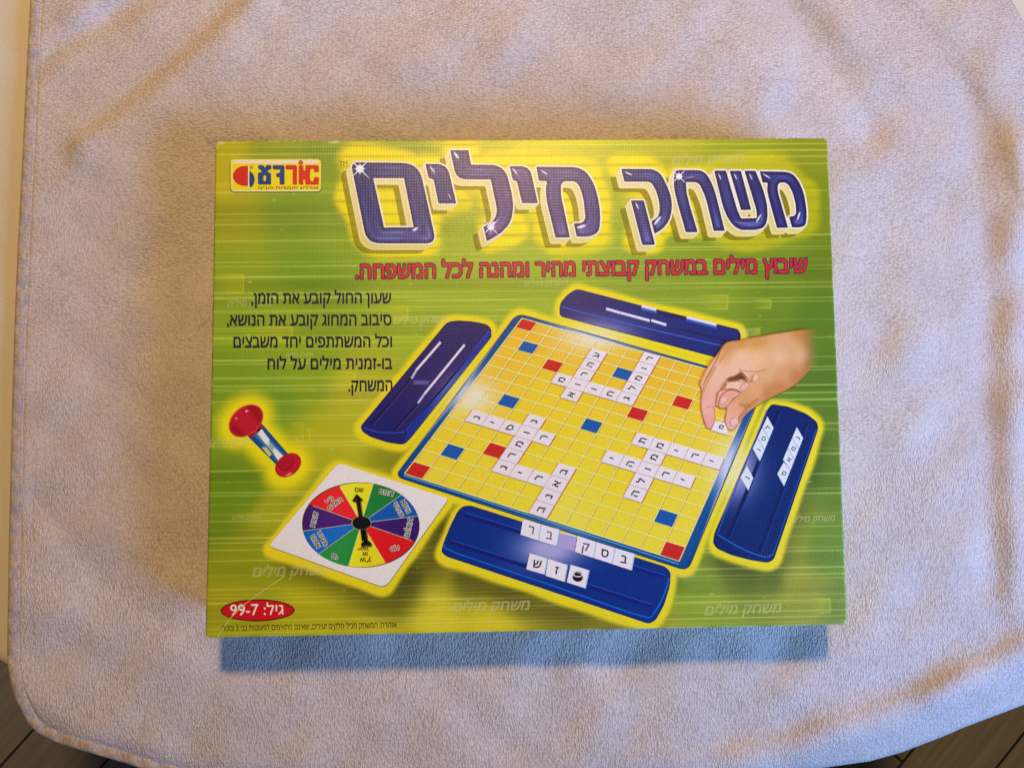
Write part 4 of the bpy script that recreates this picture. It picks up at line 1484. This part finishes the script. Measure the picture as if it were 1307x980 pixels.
ba = wang(bd)
wa = wang(wheel)
A.poly([ellipse(wc[0], wc[1], 555 / 7.4686 + .7, 400 / 7.4686 + .7, 2, 120)], (70, 60, 40), 4)
SEG = [(20, 120, 50), (10, 84, 172), (52, 22, 104), (208, 22, 28), (232, 208, 24), (24, 124, 50), (10, 88, 176), (56, 20, 100), (210, 24, 30), (236, 214, 26)]
for i in range(10):
    a0_, a1_ = ba[i], ba[(i + 1) % 10]
    while a1_ < a0_:
        a1_ += 2 * math.pi
    t_ = np.linspace(a0_, a1_, 14)
    arc = np.stack([wc[0] + 555 / 7.4686 * np.cos(t_), wc[1] + 400 / 7.4686 * np.sin(t_)], 1)
    A.poly([np.vstack([[(HX, HY)], arc])], lambda p, d, c=SEG[i]: ink(mix(np.array(c, float) * np.ones((len(p), 1)), np.minimum(np.array(c, float) * 1.1 + 18, 245), np.clip(.7 * np.exp(-((p[:, 0] - 430) / 40) ** 2), 0, 1))), 5, 5)
for i in range(10):
    A.stroke(np.array([(HX, HY), bd[i]]), .55, (206, 206, 190), 6, None)
A.poly([ellipse(HX, HY, 12.6, 9.0)], (200, 190, 60), 6)
wheel_ob = A.build('colour_wheel', spin)
A = Art()
INKD, HALO = (24, 20, 26), (236, 236, 226)
for s_, c_, ang, h_, halo in [('םש', (625, 150), 3, 4.6, 0), ('םמוד', (885, 176), 13, 4.8, 1), ('אשונ', (1068, 308), 62, 5.0, 1), ('ישפוח', (998, 336), 62, 4.6, 1), ('עוצקמ', (1095, 512), 103, 5.2, 1), ('ילכ', (962, 702), 156, 5.0, 1),
                              ('ץרא', (686, 815), 183, 4.6, 0), ('וא', (680, 758), 181, 4.4, 0), ('בושיי', (668, 706), 180, 4.0, 0), ('יח', (390, 782), 197, 5.2, 1), ('אשונ', (208, 640), 242, 5.0, 1), ('ישפוח', (275, 612), 242, 4.6, 1),
                              ('חמוצ', (196, 430), 283, 5.0, 1), ('ףוג', (340, 244), -38, 4.8, 1), ('םדאה', (395, 282), -38, 4.8, 1)]:
    p_ = zw([c_])[0]
    if halo:
        A.text_at(s_, p_, ang, h_ * 1.12, HALO, 7, 0.075)
    A.text_at(s_, p_, ang, h_ * 1.12, INKD, 8, 0.018)
A.build('wheel_lettering', spin)
A = Art()
sh = np.array([1.6, 1.4])
shaft = np.array(zw([(592, 240), (632, 240), (655, 420), (678, 620), (650, 640), (622, 420)]))
head = np.array(zw([(600, 186), (658, 240), (632, 252), (600, 232), (585, 262), (558, 256)]))
tail = smooth(np.array(zw([(642, 656), (668, 640), (690, 628), (735, 640), (738, 690), (700, 672), (660, 690), (645, 690)])), 1)
shaft2 = np.array(zw([(648, 500), (686, 500), (704, 650), (672, 650)]))
for q_ in (shaft, head, shaft2, tail):
    A.poly([q_ + sh], (120, 96, 30), 9)
for q_ in (shaft, head, shaft2, tail):
    A.poly([q_], (18, 16, 18), 10)
A.poly([ellipse(375 + 648 / 7.4686, 605 + 463 / 7.4686, 11.8, 8.4)], (18, 16, 20), 11)
A.stroke(ellipse(375 + 648 / 7.4686, 605 + 463 / 7.4686, 11.8, 8.4)[:24], .6, (84, 80, 84), 12)
A.build('pointer', spin)

# ------------------------------------------------------------------ the pictured hand placing a tile
zk = Z(880, 420, 7)
SKIN = [(1100, 100, (186, 138, 74)), (1000, 50, (178, 124, 58)), (900, 150, (202, 158, 108)), (1000, 250, (212, 170, 128)), (800, 250, (212, 174, 134)), (600, 115, (192, 138, 68)), (450, 130, (186, 132, 64)),
        (350, 160, (188, 134, 74)), (450, 230, (228, 190, 150)), (600, 250, (218, 178, 132)), (300, 260, (206, 152, 98)), (250, 350, (228, 180, 150)), (200, 450, (228, 176, 146)), (160, 600, (222, 164, 142)),
        (150, 700, (226, 168, 152)), (175, 850, (216, 152, 140)), (700, 400, (206, 164, 114)), (600, 550, (206, 158, 104)), (500, 650, (196, 142, 88)), (420, 720, (214, 156, 120)), (360, 830, (226, 168, 152)),
        (800, 520, (182, 122, 68)), (950, 430, (172, 114, 62)), (1050, 330, (186, 132, 78)), (400, 350, (228, 180, 150)), (500, 350, (224, 176, 148)), (110, 480, (216, 168, 124)), (850, 420, (198, 148, 98)), (700, 580, (178, 120, 66))]
SKIN = [(880 + x / 7, 420 + y / 7, c) for x, y, c in SKIN]
HAND = smooth(np.array(zk([(1165, -8), (1000, 5), (860, 25), (700, 50), (560, 75), (450, 98), (380, 106), (330, 116), (290, 150), (255, 210), (215, 260), (180, 310), (150, 350), (120, 410), (92, 465), (88, 510), (108, 548),
                            (103, 600), (97, 680), (108, 760), (128, 830), (148, 885), (175, 898), (196, 888), (215, 850), (232, 812), (226, 745), (222, 688), (240, 688), (258, 706), (292, 716), (332, 704), (318, 770),
                            (314, 840), (328, 882), (365, 910), (396, 902), (432, 860), (470, 800), (520, 740), (590, 695), (680, 640), (770, 595), (870, 545), (950, 495), (1010, 440), (1060, 385), (1100, 350),
                            (1165, 328)])), 1)


def skin(p, d):
    c = np.minimum(idw(p, SKIN, 3.4, 8) * np.array([1.03, 1.03, 1.06]), 245)
    return ink(mix((134, 74, 36), c, .35 + .65 * sstep(0, 1.9, d)))


A = Art()
A.poly([HAND], skin, 15, 1.6, lambda p, d: 1 - sstep(1018, 1045, p[:, 0]))


def blob(pts, c1, c2, layer, wdt=1.6, it=2):
    A.poly([smooth(np.array(zk(pts)), it)], lambda p, d: ink(mix(np.array(c1, float), np.array(c2, float), sstep(0, wdt, d))), layer, 1.0, lambda p, d: .15 + .85 * sstep(0, 1.3, d))


blob([(336, 470), (400, 458), (470, 468), (545, 478), (500, 540), (450, 580), (380, 540), (300, 550)], (206, 150, 124), (232, 190, 162), 16)
blob([(326, 440), (350, 424), (410, 408), (455, 372), (490, 410), (520, 462), (540, 486), (470, 462), (430, 466), (390, 476), (344, 478), (326, 468)], (190, 128, 96), (104, 58, 34), 17, 3.6, 1)
blob([(300, 470), (330, 462), (336, 500), (300, 545), (262, 566), (270, 520)], (214, 158, 130), (190, 128, 100), 17.5, 2.5)
blob([(238, 560), (262, 566), (250, 620), (236, 690), (224, 688), (228, 620)], (212, 154, 132), (186, 122, 98), 17.6, 2.0)
blob([(560, 640), (640, 600), (600, 660), (520, 720), (470, 790), (430, 850), (420, 800), (480, 720)], (196, 142, 98), (168, 110, 64), 17.7, 4.0)
blob([(130, 460), (230, 320), (250, 340), (190, 440), (140, 540), (118, 600), (112, 540)], (216, 162, 118), (202, 146, 100), 17.8, 3.5)
blob([(420, 458), (460, 446), (490, 455), (470, 474), (440, 474)], (150, 110, 90), (226, 190, 170), 18, 1.0)
blob([(440, 515), (500, 462), (548, 486), (520, 530), (470, 568), (445, 548)], (180, 118, 96), (226, 172, 152), 18)
blob([(562, 410), (590, 396), (620, 412), (618, 445), (580, 480), (556, 470)], (196, 140, 104), (226, 186, 152), 18)
blob([(246, 690), (262, 610), (300, 562), (360, 536), (420, 544), (462, 580), (410, 618), (372, 655), (332, 704), (292, 717), (258, 706)], (150, 92, 66), (220, 160, 140), 19, 2.2)
blob([(262, 650), (280, 610), (320, 590), (340, 620), (320, 660), (280, 680)], (222, 166, 148), (232, 186, 172), 20, 1.5)
blob([(356, 836), (362, 806), (395, 780), (430, 796), (440, 826), (418, 858), (384, 872), (362, 860)], (206, 146, 130), (228, 186, 182), 19, 1.4)
for i_, (pts, w_, c_) in enumerate([([(330, 120), (290, 165), (262, 215), (236, 290), (180, 380), (150, 430), (118, 500)], .9, (120, 66, 30)), ([(440, 345), (465, 385), (505, 430), (556, 480)], .9, (140, 84, 54)),
                    ([(320, 440), (330, 470), (300, 530), (250, 560), (238, 640), (228, 690)], .9, (150, 92, 66)), ([(240, 570), (275, 545), (320, 535)], .7, (168, 108, 80)),
                    ([(300, 548), (360, 532), (430, 545), (465, 578)], .9, (110, 60, 40)), ([(370, 655), (385, 620), (420, 605)], .8, (150, 84, 66)), ([(430, 678), (470, 668), (520, 690)], .7, (150, 98, 56)),
                    ([(450, 690), (490, 690), (510, 720)], .6, (150, 98, 56)), ([(500, 650), (530, 680), (520, 712)], .6, (150, 98, 56)), ([(460, 365), (540, 385), (640, 380), (700, 350)], 1.0, (188, 140, 100)),
                    ([(130, 700), (180, 696), (222, 690)], .6, (196, 132, 112)), ([(340, 190), (300, 250), (250, 330)], .7, (184, 128, 84)), ([(560, 480), (545, 440), (570, 400)], .7, (160, 104, 74))]):
    A.stroke(smooth(np.array(zk(pts)), 2, False), w_, c_, 21 + .1 * i_, .85, True)
hand = A.build('printed_hand', box, M_FADE)
A = Art()
q_ = np.array(zk([(222, 820), (322, 838), (345, 948), (192, 902)]))
A.poly([q_ + np.array([.4, .8])], (150, 140, 130), 12)
A.poly([q_], (222, 220, 224), 13)
A.text_at('מ', np.array(zk([(282, 874)]))[0], -80, 5.4, (24, 22, 26), 14, .03)
A.build('held_tile', hand)
